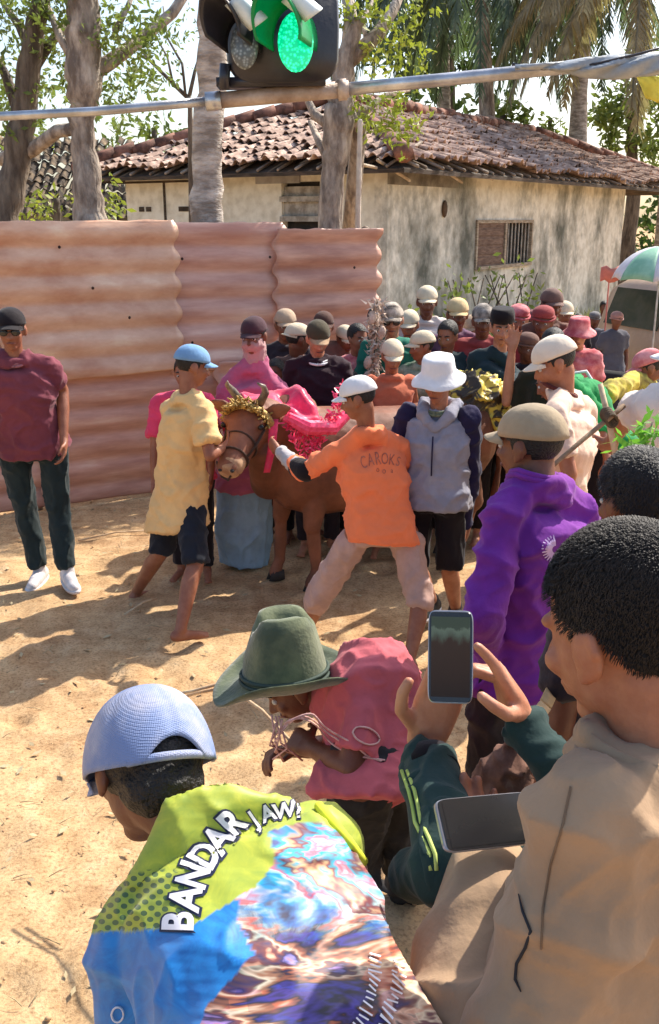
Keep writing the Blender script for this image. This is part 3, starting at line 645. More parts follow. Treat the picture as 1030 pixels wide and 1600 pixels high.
def cap_dome(mb, L, s, rx=.085, ry=.110, rz=.090, z0=.034, arch=False, n=28, m=9):
    g = []; vs = []; fs = []
    def tt(a, j):
        t0 = arch[1] * (1 - ((a - pi) / arch[0]) ** 2) if arch and abs(a - pi) < arch[0] else 0
        return t0 + (pi / 2 - t0) * j / m
    for j in range(m + 1):
        for i in range(n):
            a = 2 * pi * i / n; t = tt(a, j); seam = 1 - .02 * max(0, 1 - abs(((a / (pi / 3)) % 1) - .5) * 0 - min((a / (pi / 3)) % 1, 1 - (a / (pi / 3)) % 1) * 9)
            rr = max(0, cos(t)) ** .86 * seam
            vs.append(L(rx * rr * sin(a) * s, (-.012 + ry * rr * cos(a)) * s, (z0 + rz * sin(t) + (-.012 * (1 - sin(t)) * (cos(a) < 0) * abs(cos(a)))) * s))
    k = len(vs)
    inner = [None] * k
    for j in range(m + 1):
        for i in range(n):
            a = 2 * pi * i / n; t = tt(a, j); rr = max(0, cos(t)) ** .86
            vs.append(L((rx - .005) * rr * sin(a) * s, (-.012 + (ry - .005) * rr * cos(a)) * s, (z0 + (rz - .004) * sin(t) - .012 * (1 - sin(t)) * (cos(a) < 0) * abs(cos(a))) * s))
    for j in range(m):
        for i in range(n):
            a = 2 * pi * (i + .5) / n
            p = j * n + i; q = j * n + (i + 1) % n; fs.append((p, q, q + n, p + n)); fs.append((k + p, k + p + n, k + q + n, k + q))
    for i in range(n):
        q = (i + 1) % n; a = 2 * pi * (i + .5) / n; fs.append((i, k + i, k + q, q))
    mb.add(vs, fs)
def cap_brim(mb, L, s, ln=.064, z0=.038, back=False, droop=.018, wid=.072):
    g = []; sg = -1 if back else 1
    for j in range(7):
        row = []
        for i in range(13):
            u = (i / 12 - .5) * 2; e = sqrt(max(0, 1 - abs(u) ** 2.6)); t = j / 6
            x = u * wid * (1 - .10 * t); y0 = .098 * sqrt(max(0, 1 - (u * wid / .093) ** 2)) - .012
            row.append(L(x * s, sg * (y0 + ln * e * t) * s, (z0 + .004 - droop * u * u - .016 * t) * s))
        g.append(row)
    mb.sheet(g, .004 * s)
def bucket(L, s, mb, rc=.094, brim=.150, h=.105, droop=.035):
    pr = [(rc * .0, h), (rc * .55, h), (rc * .86, h - .006), (rc * .94, h - .025), (rc, .03), (rc * 1.04, .012), (brim * .85, -droop * .5), (brim, -droop), (brim, -droop - .004), (brim * .85, -droop * .5 - .006), (rc, .004), (rc * .9, h - .03), (0, h - .01)]
    n = 28; vs = []; fs = []
    for j, (r, z) in enumerate(pr):
        for i in range(n):
            a = 2 * pi * i / n; wv = (.007 * sin(3 * a + 1) + .004 * sin(5 * a)) * (r / brim) ** 2
            vs.append(L(r * sin(a) * s, (-.01 + r * 1.12 * cos(a)) * s, (.045 + z + wv) * s))
    for j in range(len(pr) - 1):
        for i in range(n): p = j * n + i; q = j * n + (i + 1) % n; fs.append((p, q, q + n, p + n))
    mb.add(vs, fs)
white_eye = M('eye white', (.6, .57, .53), (.5, .46, .42), rough=.3, bump=0); dark_eye = M('dark iris', (.02, .012, .01), (.01, .01, .01), rough=.2, bump=0)
hairm = M('black hair', (.018, .015, .014), (.008, .007, .007), scale=30, rough=.5, bump=.8, bscale=160, spec=.35, stretch=(1, 1, 1))
greyhair = M('greying hair', (.09, .08, .075), (.02, .018, .017), scale=60, rough=.5, bump=.8, bscale=160)
shoewhite = M('white shoe', (.68, .64, .64), (.5, .46, .46), scale=20, rough=.5); sandal = M('dark sandal', (.05, .04, .035), (.02, .02, .02), rough=.7)
lipm = M('lip skin', (.22, .08, .065), (.15, .05, .045), rough=.45, bump=0)
def build_head(mb, L, s):
    e = lambda c, r: mb.ell(L(*[x * s for x in c]), [L(r[0] * s, 0, 0) - L(0, 0, 0), L(0, r[1] * s, 0) - L(0, 0, 0), L(0, 0, r[2] * s) - L(0, 0, 0)], 20, 12)
    l = lambda a, b, r, q: mb.limb(L(*[x * s for x in a]), L(*[x * s for x in b]), r * s, q * s, 10)
    e((0, -.016, .032), (.074, .094, .084)); e((0, .022, -.022), (.060, .070, .080)); e((0, .012, -.055), (.056, .060, .045)); e((0, .052, -.088), (.030, .030, .022))
    l((0, .086, .004), (0, .106, -.030), .0085, .0125); e((.013, .094, -.033), (.008, .010, .007)); e((-.013, .094, -.033), (.008, .010, .007))
    l((-.040, .070, .022), (0, .086, .020), .009, .010); l((.040, .070, .022), (0, .086, .020), .009, .010)
    l((-.042, .066, -.022), (-.030, .070, -.030), .016, .017); l((.042, .066, -.022), (.030, .070, -.030), .016, .017)
    l((-.018, .084, -.056), (.018, .084, -.056), .0065, .0065); l((-.014, .082, -.067), (.014, .082, -.067), .0075, .0075)
    for sg in (-1, 1):
        c = (sg * .077, -.008, -.008); e(c, (.010, .020, .030)); l((sg * .080, -.020, .014), (sg * .083, -.024, -.006), .006, .006); e((sg * .076, .002, -.030), (.008, .010, .012))
def person(label, top, H=1.65, yaw=180, Y=None, ov=None, skin_=None, shirt=None, sleeve='short', lower=None, low='long', shoes=None, cap=None, hat='cap', brimback=False,
           hair=hairm, hy=None, hpit=8, roll=0, lean=0, v=.009, vc=.012, fat=1.0, group=None, collar=None, glasses=None, beard=False, sdx=1.0, bare_feet=True, hands=None, hem=.10, fold=1.0, eyes=True, cap_arch=None, skip_legs=False, hs=1.0, extra=None, brimmat=None, name='person', hairfn=None, loose=0, s=None, coverface=None, neckm=None, torso=True, headc=None):
    ov = ov or {}; skin_ = skin_ or SK1
    if headc: hc = V(headc); H = hc.z / .93
    else:
        if Y is None: tp_ = G(top[0], top[1], H)
        else: tp_ = W(top[0], top[1], Y); H = tp_.z
        hc = V((tp_.x, tp_.y, H - .125 * (s or H / 1.7)))
    s = s or H / 1.7
    f = yawv(yaw); r = V((f.y, -f.x, 0)); z = V((0, 0, 1)); hy = yaw if hy is None else hy
    R3, F3, U3 = headframe(hy, hpit, roll)
    base = V((hc.x, hc.y, 0)) - f * (.02 + lean) * s
    P = {}
    def at(fw, rt, zz): return base + f * fw * s + r * rt * s + z * zz * (H / 1.7)
    P['nk'] = hc - U3 * .115 * s - F3 * .02 * s - z * .01; 
    P['nk'] = V((hc.x, hc.y, hc.z)) - f * .035 * s - z * .150 * s
    sh = P['nk'] - z * .055 * s - f * .01 * s
    for sg, nm_ in ((-1, 'L'), (1, 'R')):
        P['sh' + nm_] = sh + r * sg * .155 * s * sdx; P['el' + nm_] = P['sh' + nm_] + (r * sg * .06 - f * .03 - z * .28) * s
        P['wr' + nm_] = P['el' + nm_] + (r * sg * .0 + f * .06 - z * .25) * s
        P['hip' + nm_] = at(0, sg * .09, .90); P['kn' + nm_] = at(.02, sg * .10, .49); P['an' + nm_] = at(-.01, sg * .10, .08)
    for k, q in ov.items():
        P[k] = W(*q) if not isinstance(q, V) else q
    if 'sh' in ov or 'hip' in ov: pass
    for sg, nm_ in ((-1, 'L'), (1, 'R')):      # joints left free follow the ones that were set
        if 'sh' + nm_ in ov:
            if 'el' + nm_ not in ov: P['el' + nm_] = P['sh' + nm_] + (r * sg * .06 - f * .03 - z * .28) * s
        if 'el' + nm_ in ov and 'wr' + nm_ not in ov or ('sh' + nm_ in ov and 'wr' + nm_ not in ov): P['wr' + nm_] = P['el' + nm_] + (f * .06 - z * .25) * s
        if 'hip' + nm_ in ov and 'kn' + nm_ not in ov: P['kn' + nm_] = P['hip' + nm_] + (f * .03 - z * .41) * s
        if 'an' + nm_ not in ov and ('kn' + nm_ in ov or 'hip' + nm_ in ov): q = P['kn' + nm_]; P['an' + nm_] = V((q.x, q.y, .08)) - f * .04
    nk = P['nk']; root = empty(name, ((P['anL'].x + P['anR'].x) / 2, (P['anL'].y + P['anR'].y) / 2, 0), label, 'person', group)
    def Lh(x, y, zz): return hc + R3 * x + F3 * y + U3 * zz
    hm = (P['hipL'] + P['hipR']) / 2; sm = (P['shL'] + P['shR']) / 2
    rh = (P['hipR'] - P['hipL']); rh.normalize(); rs = (P['shR'] - P['shL']).normalized(); ax = (sm - hm).normalized(); tl = (sm - hm).length
    def trs(off, hemd=0, top_=True):
        out = []; prof = [(0, .152, .110), (.18, .144, .106), (.42, .132, .102), (.66, .148, .112), (.86, .156, .106), (.97, .128, .086)]
        if hemd: prof = [(-hemd / tl, .163 + off * .4 + loose * .6, .130 + loose * .6)] + prof; prof[1] = (0, .163, .124); prof[2] = (.18, .150, .113)
        for t, hw, hd in prof:
            u = rh.lerp(rs, max(0, min(1, t))); fr = ax.cross(u) * -1; fr.normalize()
            c = hm.lerp(sm, t) + fr * (.02 * sin(pi * max(0, min(1, t)))) * s * 0 
            k = 1 + loose * 2 * (1 - t) if t < .8 else 1; fatk = fat if t < .75 else 1
            shw = (P['shR'] - P['shL']).length / 2 / (.165 * s); kk = (1 + (shw - 1) * max(0, t))
            out.append((c, u * ((hw * fatk * kk * k + off) * s), fr * ((hd * fatk * k + off) * s)))
        if top_: out.append((sm.lerp(nk, .45), rs * (.085 + off) * s, (ax.cross(rs)) * (.065 + off) * s)); out.append((nk, rs * (.056 + off) * s, ax.cross(rs) * (.056 + off) * s))
        return out
    # body: one continuous surface
    mb = MB(); build_head(mb, Lh, s); mb.limb(Lh(0, -.022 * s, -.05 * s), nk - (nk - sm) * .3, .052 * s, .050 * s, 16)
    mb.rings(trs(-.028, 0, False) + [(sm.lerp(nk, .5), rs * .06 * s, ax.cross(rs) * .05 * s)], 22, 2.4)
    hands = hands or {}
    for sg, n_ in ((-1, 'L'), (1, 'R')):
        a, b, c = P['sh' + n_], P['el' + n_], P['wr' + n_]
        ka = .78 if (sleeve != 'short' and shirt) else 1; mb.limb(a, b, .046 * s * ka, .036 * s * ka, 14); mb.limb(b, b.lerp(c, .35), .036 * s * ka, .038 * s * ka, 14); mb.limb(b.lerp(c, .35), c, .038 * s * ka, .024 * s, 14)
        h = hands.get(n_, {})
        if h is not False:
            d = h.get('d', (c - b).normalized()); hand(mb, c, d, h.get('pn', r * -sg * 1.0 + f * .2), h.get('ts', f), s * hs, h.get('curl', (.35, .4, .45, .5)), h.get('spread', .0), h.get('thumb', .4))
        if not skip_legs:
            a, b, c = P['hip' + n_], P['kn' + n_], P['an' + n_]
            mb.limb(a, b, .078 * s, .052 * s, 16); cm = b.lerp(c, .3) - f * .012 * s; mb.limb(b, cm, .050 * s, .054 * s, 14); mb.limb(cm, c, .054 * s, .034 * s, 14)
            fd = (f + r * sg * .25).normalized(); mb.limb(c - fd * .03 * s - z * .03 * s, c + fd * .12 * s - z * .052 * s, .036 * s, .026 * s, 12); mb.limb(c + fd * .10 * s - z * .055 * s, c + fd * .155 * s - z * .058 * s, .027 * s, .02 * s, 12)
            if not shoes: 
                for t_ in range(4): mb.limb(c + fd * .14 * s + r * sg * (t_ - 1.5) * .016 * s - z * .06 * s, c + fd * (.178 - .01 * abs(t_ - .5)) * s + r * sg * (t_ - 1.5) * .017 * s - z * .064 * s, .011 * s, .009 * s, 6)
    mb.soft('body', skin_, root, v, 3)
    if eyes:
        for sg in (-1, 1):
            q = MB(); q.ell(Lh(sg * .030 * s, .077 * s, .001 * s), (R3 * .013 * s, F3 * .010 * s, U3 * .009 * s), 10, 7); ey = q.build('eye', white_eye, root)
            q = MB(); q.ell(Lh(sg * .030 * s, .0845 * s, .001 * s), (R3 * .0062 * s, F3 * .004 * s, U3 * .0062 * s), 8, 5); q.build('iris', dark_eye, ey)
            q = MB(); q.tube([Lh(sg * .014 * s, .0925 * s, .026 * s), Lh(sg * .030 * s, .087 * s, .031 * s), Lh(sg * .048 * s, .074 * s, .026 * s)], [.004 * s, .005 * s, .003 * s], 6); q.build('eyebrow', hairm, root)
    if eyes and not coverface:
        q = MB(); q.tube([Lh(-.026 * s, .082 * s, -.061 * s), Lh(-.010 * s, .0935 * s, -.0595 * s), Lh(.010 * s, .0935 * s, -.0595 * s), Lh(.026 * s, .082 * s, -.061 * s)], [.002 * s, .0048 * s, .0048 * s, .002 * s], 6); q.build('lips', lipm, root)
    if hair:
        q = MB(); vs = []; fs = []; n, m = 36, 16
        for j in range(m + 1):
            t = pi * .78 * j / m
            for i in range(n):
                a = 2 * pi * i / n; k = 1 + .015 * noise.noise((a * 3, t * 5, hc.x * 9)); vs.append((.080 * k * sin(t) * sin(a), -.018 + .101 * k * sin(t) * cos(a), .034 + .092 * k * cos(t)))
        def keep(c):
            x, y, zz = c; lim = .075 if y > .05 else (.075 - (.05 - y) * 1.9 if y > .01 else (-.0 if y > -.025 else max(-.06, -.0 - (-.025 - y) * 1.5)))
            return zz > lim
        for j in range(m):
            for i in range(n):
                p = j * n + i; w_ = j * n + (i + 1) % n; cc = [sum(vs[x][k] for x in (p, w_, w_ + n, p + n)) / 4 for k in range(3)]
                if keep(cc): fs.append((p, w_, w_ + n, p + n))
        if cap: fs = [g for g in fs if sum(vs[x][2] for x in g) / 4 < .045]
        q.add([Lh(x * s * (.97 if cap else 1), (y * (.97 if cap else 1) + (.006 if cap else 0)) * s, zz * s) for x, y, zz in vs], fs); h_ = q.build('hair', hair, root)
    if cap:
        q = MB()
        if hat == 'cap':
            cap_dome(q, Lh, s, arch=cap_arch); q.ell(Lh(0, -.008 * s, .118 * s), (R3 * .007, F3 * .007, U3 * .004), 8, 4); cp = q.build('cap', cap, root)
            q = MB(); cap_brim(q, Lh, s, back=brimback); q.build('brim', brimmat or cap, cp)
        elif hat == 'bucket': bucket(Lh, s, q); cp = q.build('hat', cap, root)
        elif hat == 'songkok':
            q.rings([(Lh(0, -.01 * s, .045 * s), R3 * .086 * s, F3 * .104 * s), (Lh(0, -.01 * s, .10 * s), R3 * .084 * s, F3 * .102 * s), (Lh(0, -.01 * s, .135 * s), R3 * .074 * s, F3 * .092 * s), (Lh(0, -.01 * s, .138 * s), R3 * .05 * s, F3 * .06 * s)], 24); cp = q.build('cap', cap, root)
        elif hat == 'wrap':
            for k_ in range(4): 
                zz = .03 + .022 * k_; rr = .092 - .010 * k_
                q.tube([Lh(rr * sin(a) * s, (-.012 + rr * 1.15 * cos(a)) * s, (zz + .008 * sin(a * 2 + k_)) * s) for a in [2 * pi * i / 20 for i in range(21)]], .009 * s, 8)
            q.ell(Lh(0, -.012 * s, .07 * s), (R3 * .090 * s, F3 * .104 * s, U3 * .060 * s)); q.ell(Lh(.03 * s, -.11 * s, .05 * s), (R3 * .03 * s, F3 * .03 * s, U3 * .02 * s)); cp = q.build('headscarf', cap, root)
    if glasses:
        q = MB()
        for sg in (-1, 1): q.ell(Lh(sg * .033 * s, .092 * s, .0), (R3 * .027 * s, F3 * .006 * s, U3 * .019 * s), 14, 6); q.limb(Lh(sg * .058 * s, .08 * s, .006 * s), Lh(sg * .080 * s, -.01 * s, .004 * s), .003 * s, .003 * s, 6)
        q.limb(Lh(-.01 * s, .098 * s, .004 * s), Lh(.01 * s, .098 * s, .004 * s), .003 * s, .003 * s, 6); q.build('sunglasses', glasses, root)
    if coverface:
        q = MB(); q.ell(Lh(0, .022 * s, -.046 * s), (R3 * .074 * s, F3 * .085 * s, U3 * .056 * s), 18, 12); q.limb(Lh(0, 0, -.07 * s), nk - z * .02, .07 * s, .085 * s, 14); q.soft('face_cloth', coverface, root, .008, 3, [('', 22, .006, 'r')])
    if shirt:
        q = MB(); q.rings(trs(.017, hem * s), 26, 2.5)
        for sg, n_ in ((-1, 'L'), (1, 'R')):
            a, b, c = P['sh' + n_], P['el' + n_], P['wr' + n_]
            if sleeve == 'none': q.ell(a, (rs * .055 * s, f * .055 * s, z * .055 * s)); continue
            q.limb(nk.lerp(sm, .35) + (a - sm) * .25, a, .050 * s, .056 * s, 16)
            if sleeve == 'short': e_ = a.lerp(b, .74); q.limb(a, e_, .058 * s, (.060 + loose * .5) * s, 18, (False, True)); 
            elif sleeve == 'three': q.limb(a, b, .057 * s, .054 * s, 16); q.limb(b, b.lerp(c, .35), .054 * s, .05 * s, 16, (False, True))
            else: q.limb(a, b, .057 * s, .050 * s, 16); q.limb(b, b.lerp(c, .92), .050 * s, .036 * s, 16, (False, True))
        if extra: extra(q, P)
        A = .0125 * fold * s
        st = q.soft('shirt', shirt, root, vc, 4, [('', (6, 6, 7), A, 'r'), ('', (13, 13, 16), A * .5, 'r'), ('', 5, A * .9, 'n')])
        if collar:
            q = MB(); fv = ax.cross(rs).normalized(); fv = fv if fv.dot(f) > 0 else -fv
            for k_ in (0, 1): q.tube([nk + rs * sin(t_) * (.070 + .006 * k_) * s + fv * (cos(t_) * (.070 + .007 * k_) + .004) * s + ax * (.008 - .012 * k_ - .028 * max(0, cos(t_))) * s for t_ in [2 * pi * i / 24 for i in range(25)]], .0095 * s, 8)
            q.build('collar', collar, st)
    if lower:
        q = MB()
        q.rings([(hm + ax * .07 * s, rh * .148 * fat * s, ax.cross(rh) * .102 * fat * s), (hm, rh * .160 * fat * s, ax.cross(rh) * .116 * fat * s), (hm - z * .07 * s, rh * .160 * fat * s, ax.cross(rh) * .118 * s)], 22, 2.4)
        if low != 'sarong':
            for sg, n_ in ((-1, 'L'), (1, 'R')):
                a, b, c = P['hip' + n_], P['kn' + n_], P['an' + n_]
                a = a.lerp(b, .14)
                if low == 'short': q.limb(a, b.lerp(a, .0) , .084 * s, .080 * s, 18, (False, True))
                elif low == 'knee': q.limb(a, b, .092 * s, .078 * s, 18); q.limb(b, b.lerp(c, .15), .078 * s, .08 * s, 18, (False, True))
                else: q.limb(a, b, .090 * s, .066 * s, 18); q.limb(b, b.lerp(c, .93), .066 * s, .056 * s, 18, (False, True))
        else:
            k1 = (P['knL'] + P['knR']) / 2; a1 = (P['anL'] + P['anR']) / 2
            q.rings([(hm, rh * .17 * s, f * .13 * s), (k1, rh * .19 * s, f * .15 * s), (a1 + z * .12, rh * .16 * s, f * .14 * s)], 24, 2.2)
        A = .011 * fold * s
        q.soft({'short': 'shorts', 'knee': 'shorts', 'long': 'trousers', 'sarong': 'sarong'}[low], lower, root, vc, 4, [('', (10, 10, 5), A, 'r'), ('', (22, 22, 10), A * .4, 'r')])
    if shoes:
        for sg, n_ in ((-1, 'L'), (1, 'R')):
            c = P['an' + n_]; fd = (f + r * sg * .25).normalized(); q = MB()
            q.limb(c - fd * .035 * s - z * .03 * s, c + fd * .10 * s - z * .04 * s, .046 * s, .040 * s, 14); q.limb(c + fd * .08 * s - z * .045 * s, c + fd * .165 * s - z * .05 * s, .042 * s, .033 * s, 14); q.limb(c + z * .02 * s, c - z * .02 * s, .042 * s, .045 * s, 12)
            sh_ = q.soft('shoe', shoes, root, .007, 3)
            q = MB(); q.rings([(c - fd * .045 * s * 0 + fd * .06 * s - z * .079 * s, fd * .145 * s, r * .047 * s), (c + fd * .06 * s - z * .060 * s, fd * .15 * s, r * .05 * s)], 20, 2.6); q.build('sole', shoewhite, sh_)
    root['_'] = 0; del root['_']
    return dict(root=root, P=P, L=Lh, s=s, R=R3, F=F3, U=U3, f=f, r=r, hc=hc, shirt=st if shirt else None, cap=cp if cap else None)
SK1 = skin('brown skin', (150, 98, 74)); SK2 = skin('dark brown skin', (118, 74, 54)); SK3 = skin('light brown skin', (186, 132, 104)); SK4 = skin('warm tan skin', (168, 112, 84))
def dark(n, r): return M(n, r, tuple(x * .5 for x in r), scale=9, rough=.85, bump=.3, bscale=26)
c_maroon = cloth('maroon polo', (122, 62, 74)); c_maroond = cloth('maroon collar', (160, 104, 112)); jeans = cloth('dark teal trousers', (38, 50, 52)); c_cream = cloth('cream yellow tee', (226, 186, 128), .9)
c_navyshort = cloth('dark navy shorts', (34, 38, 48)); c_ltblue = cloth('faded light blue', (120, 160, 200)); c_mauve = cloth('mauve pink jersey', (178, 96, 124)); c_pink = cloth('strong pink', (222, 70, 108)); c_orange = cloth('orange tee', (238, 128, 84), .92)
c_greige = cloth('greige shorts', (186, 152, 140)); c_whitecap = cloth('white cap cloth', (226, 224, 224), .9); c_grey = cloth('light grey vest', (146, 146, 160)); c_navy = cloth('navy sleeve', (38, 34, 66)); c_black = cloth('black cotton', (30, 24, 28)); c_blk2 = cloth('charcoal cotton', (48, 40, 46))
c_tancap = cloth('tan cap cloth', (176, 152, 128)); c_creamcap = cloth('cream cap cloth', (216, 200, 172)); c_brown = cloth('brown cotton', (110, 80, 70)); c_teal = cloth('teal cotton', (38, 116, 98)); c_rust = cloth('rust orange cotton', (196, 108, 78)); c_white = cloth('off white cotton', (216, 204, 196), .9)
c_plum = cloth('plum patterned cotton', (112, 78, 96), rgb2=(70, 48, 84)); c_dkteal = cloth('dark blue green cotton', (34, 52, 58)); c_sarong = cloth('pale blue sarong', (140, 168, 190)); c_beige = cloth('beige tee', (222, 192, 172), .9); c_green = cloth('bright green cotton', (30, 140, 76)); c_yellow = cloth('yellow patterned cotton', (212, 196, 80), rgb2=(130, 110, 60))
c_purple = cloth('purple jersey', (120, 48, 146)); c_olivecap = cloth('khaki olive cap', (164, 146, 120)); c_rose = cloth('rose pink tee', (196, 98, 106)); c_dkgreen = cloth('dark green track fabric', (40, 62, 60)); c_hatg = M('dark green felt', srgb(108, 114, 84), srgb(66, 78, 60), scale=6, rough=.9, bump=.25, bscale=90, sheen=.3)
c_khaki = cloth('khaki uniform', (164, 136, 108), .88); c_redcap = cloth('dull red cloth', (150, 66, 66)); c_pinkwhite = cloth('pink and white cotton', (226, 150, 150), rgb2=(186, 84, 92)); c_camo = cloth('black olive cotton', (44, 44, 32)); blackp = M('black plastic', (.012, .012, .014), (.02, .02, .02), rough=.25, bump=0, spec=.6)
# ------------------------------------------------------------ the people around the bull
m1 = person('man in maroon polo shirt, dark cap and sunglasses standing at the left against the fence', (14, 480), 1.72, yaw=168, ov=dict(anL=(106, 893, 5.62), anR=(62, 890, 5.75), knL=(92, 800, 5.7), knR=(40, 800, 5.75), hipL=(82, 690, 5.72), hipR=(20, 690, 5.72), wrL=(100, 690, 5.6), elL=(98, 610, 5.75)),
       skin_=SK1, shirt=c_maroon, lower=jeans, low='long', shoes=shoewhite, cap=c_black, glasses=blackp, collar=c_maroond, fat=1.12, sdx=1.14, hem=.05, sleeve='short', hpit=4)
m2 = person('barefoot man in cream tee, light blue cap and dark shorts reaching for the bull', (300, 538), 1.6, yaw=48, Y=5.15, hy=66, hpit=14, ov=dict(shL=(264, 640, 5.2), shR=(316, 640, 5.05), elR=(328, 712, 4.95), wrR=(352, 697, 5.1), elL=(300, 700, 5.5), wrL=(345, 690, 5.45), hipL=(262, 790, 5.25), hipR=(298, 790, 5.1), knL=(252, 862, 5.25), knR=(306, 880, 4.95), anL=(213, 925, 5.5), anR=(282, 985, 4.72)),
       skin_=SK1, shirt=c_cream, lower=c_navyshort, low='short', cap=c_ltblue, sleeve='short', hem=.15, loose=.03, hands=dict(R=dict(pn=V((0, 1, .2)), ts=V((0, 0, 1)), curl=(.5, .5, .5, .6))))
person('pink shirted man half hidden behind the man in the light blue cap', (288, 556), 1.5, yaw=185, Y=5.75, ov=dict(shR=(246, 630, 5.75), shL=(326, 630, 5.75), elR=(242, 700, 5.7), elL=(330, 690, 5.7)), skin_=SK1, shirt=c_pink, lower=c_black, sleeve='short', hair=hairm)
m3 = person('masked man in mauve long sleeved jersey and dark peaked cap holding the bull from behind', (396, 494), 1.64, yaw=186, Y=6.02, hy=196, ov=dict(shR=(358, 600, 6.0), shL=(425, 598, 6.0), elR=(338, 660, 5.9), wrR=(362, 655, 5.6), elL=(470, 640, 5.85), wrL=(440, 690, 5.4), hipR=(355, 738, 6.0), hipL=(405, 742, 6.0), anL=(395, 902, 6.0), anR=(372, 905, 6.0)),
       skin_=SK2, shirt=c_mauve, sleeve='long', lower=c_sarong, low='sarong', cap=cloth('maroon black cap', (70, 44, 52)), coverface=cloth('pale face scarf', (178, 140, 138)), hpit=10)
# man in orange
m4 = person('man in orange tee, white cap and beige shorts lunging at the bull', (560, 587), 1.5, yaw=-42, Y=4.6, hy=-78, hpit=18, ov=dict(nk=(572, 672, 4.6), shL=(530, 704, 4.62), shR=(622, 696, 4.75), elL=(474, 738, 4.75), wrL=(432, 700, 5.0), elR=(652, 760, 4.9), wrR=(600, 770, 5.2), hipL=(560, 832, 4.6), hipR=(634, 834, 4.65), knL=(496, 935, 4.75), knR=(656, 935, 4.5), anL=(470, 1000, 5.05), anR=(640, 1030, 4.35)),
       skin_=SK1, shirt=c_orange, lower=c_greige, low='knee', cap=c_whitecap, sleeve='three', hem=.05, fat=1.2, sdx=1.1, shoes=None, loose=.0)
P4 = m4['P']; q = MB(); e_ = P4['elL']; w_ = P4['wrL']; q.limb(e_.lerp(P4['shL'], .08), e_.lerp(w_, .18), .060, .056, 16); q.soft('elbow_pad', c_black, m4['root'], .008, 3)
q = MB(); q.limb(e_.lerp(w_, .15), e_.lerp(w_, .8), .046, .038, 16); q.soft('arm_sleeve', cloth('ash grey knit', (178, 172, 174)), m4['root'], .009, 3, [('', 14, .006, 'r')])
# grey vest man
m5 = person('man in white bucket hat and pale grey hooded vest with navy sleeves', (686, 562), 1.53, yaw=196, hy=205, hpit=12, ov=dict(anL=(712, 950, 5.0), anR=(676, 940, 5.1), elL=(735, 740, 4.85), wrL=(722, 838, 4.85)), skin_=SK4, shirt=c_grey, sleeve='none', lower=c_black, low='short', cap=c_whitecap, hat='bucket', collar=cloth('olive neck scarf', (104, 112, 92)), fat=1.15, hem=.05, shoes=sandal, sdx=1.12)
P5 = m5['P']
for n_ in 'LR':
    q = MB(); q.limb(P5['sh' + n_], P5['el' + n_], .064, .052, 16); q.limb(P5['el' + n_], P5['el' + n_].lerp(P5['wr' + n_], .85), .052, .04, 16, (False, True)); sl_o = q.soft('sleeve', c_navy, m5['root'], .01, 4, [('', 11, .01, 'r')])
q = MB(); g = []
nk5 = P5['nk']; f5 = m5['f']; r5 = m5['r']
q.tube([nk5 + f5 * .09 + V((0, 0, -.10)), nk5 + f5 * .07 - r5 * .07 + V((0, 0, -.02)), nk5 - f5 * .05 - r5 * .085 + V((0, 0, .01)), nk5 - f5 * .11 + V((0, 0, -.0)), nk5 - f5 * .05 + r5 * .085 + V((0, 0, .01)), nk5 + f5 * .07 + r5 * .07 + V((0, 0, -.02)), nk5 + f5 * .09 + V((0, 0, -.10))], [.022, .032, .036, .042, .036, .032, .022], 10)
q.soft('hood', c_grey, m5['root'], .009, 3, [('', 15, .006, 'r')])
q = MB(); q.tube([nk5 + f5 * .135 + V((0, 0, -.12)), nk5 + f5 * .145 + V((0, 0, -.2)), nk5 + f5 * .145 + V((0, 0, -.32))], .004, 6); q.build('zip', c_navy, m5['root'])
m6 = person('man in dark maroon tee with white neck trim and cap pushed low behind the bull', (497, 500), 1.6, yaw=176, Y=6.25, hy=168, hpit=22, skin_=SK3, shirt=cloth('very dark maroon', (44, 24, 34)), lower=c_blk2, cap=cloth('dark olive cap', (74, 66, 50)), brimmat=cloth('tan peak', (170, 140, 110)), collar=c_whitecap, fat=1.1, sdx=1.1)
G1 = 'spectators standing behind the bull'
person('spectator in dark shirt and tan cap next to the fence panel end', (446, 482), 1.6, yaw=170, Y=6.95, skin_=SK2, shirt=c_blk2, lower=c_black, cap=c_tancap, group=G1, v=.011, vc=.016)
person('spectator in cream cap turned away just left of the dark maroon tee', (466, 504), 1.5, yaw=150, Y=6.65, hy=60, skin_=SK2, shirt=c_brown, lower=c_black, cap=c_creamcap, brimback=True, group=G1, v=.011, vc=.016)
person('spectator whose dark brown cap shows behind the man with white neck trim', (506, 486), 1.6, yaw=175, Y=7.25, skin_=SK2, shirt=c_brown, lower=c_black, cap=cloth('dark brown cap', (86, 60, 52)), group=G1, v=.011, vc=.016)
person('spectator with white and black cap and teal green shirt near the dry branch', (613, 472), 1.66, yaw=184, Y=6.75, skin_=SK3, shirt=c_teal, lower=c_black, cap=cloth('black white cap', (200, 186, 170), rgb2=(60, 50, 46)), glasses=blackp, group=G1, v=.010, vc=.014)
person('boy in pale cap and rust orange shirt behind the white capped man', (614, 530), 1.45, yaw=176, Y=6.2, hpit=18, skin_=SK4, shirt=c_rust, lower=c_brown, cap=c_creamcap, sleeve='none', group=G1, v=.010, vc=.014)
person('spectator in mottled green shirt with pale cap turned sideways', (660, 516), 1.5, yaw=200, Y=6.6, hy=250, skin_=SK1, shirt=cloth('mottled green', (70, 104, 84), rgb2=(170, 180, 160)), lower=c_black, cap=c_creamcap, group=G1, v=.011, vc=.015)
person('tall spectator in off white shirt and cream cap in front of the stained wall', (668, 446), 1.7, yaw=182, skin_=SK2, shirt=c_white, lower=c_brown, cap=c_creamcap, group=G1, v=.011, vc=.015)
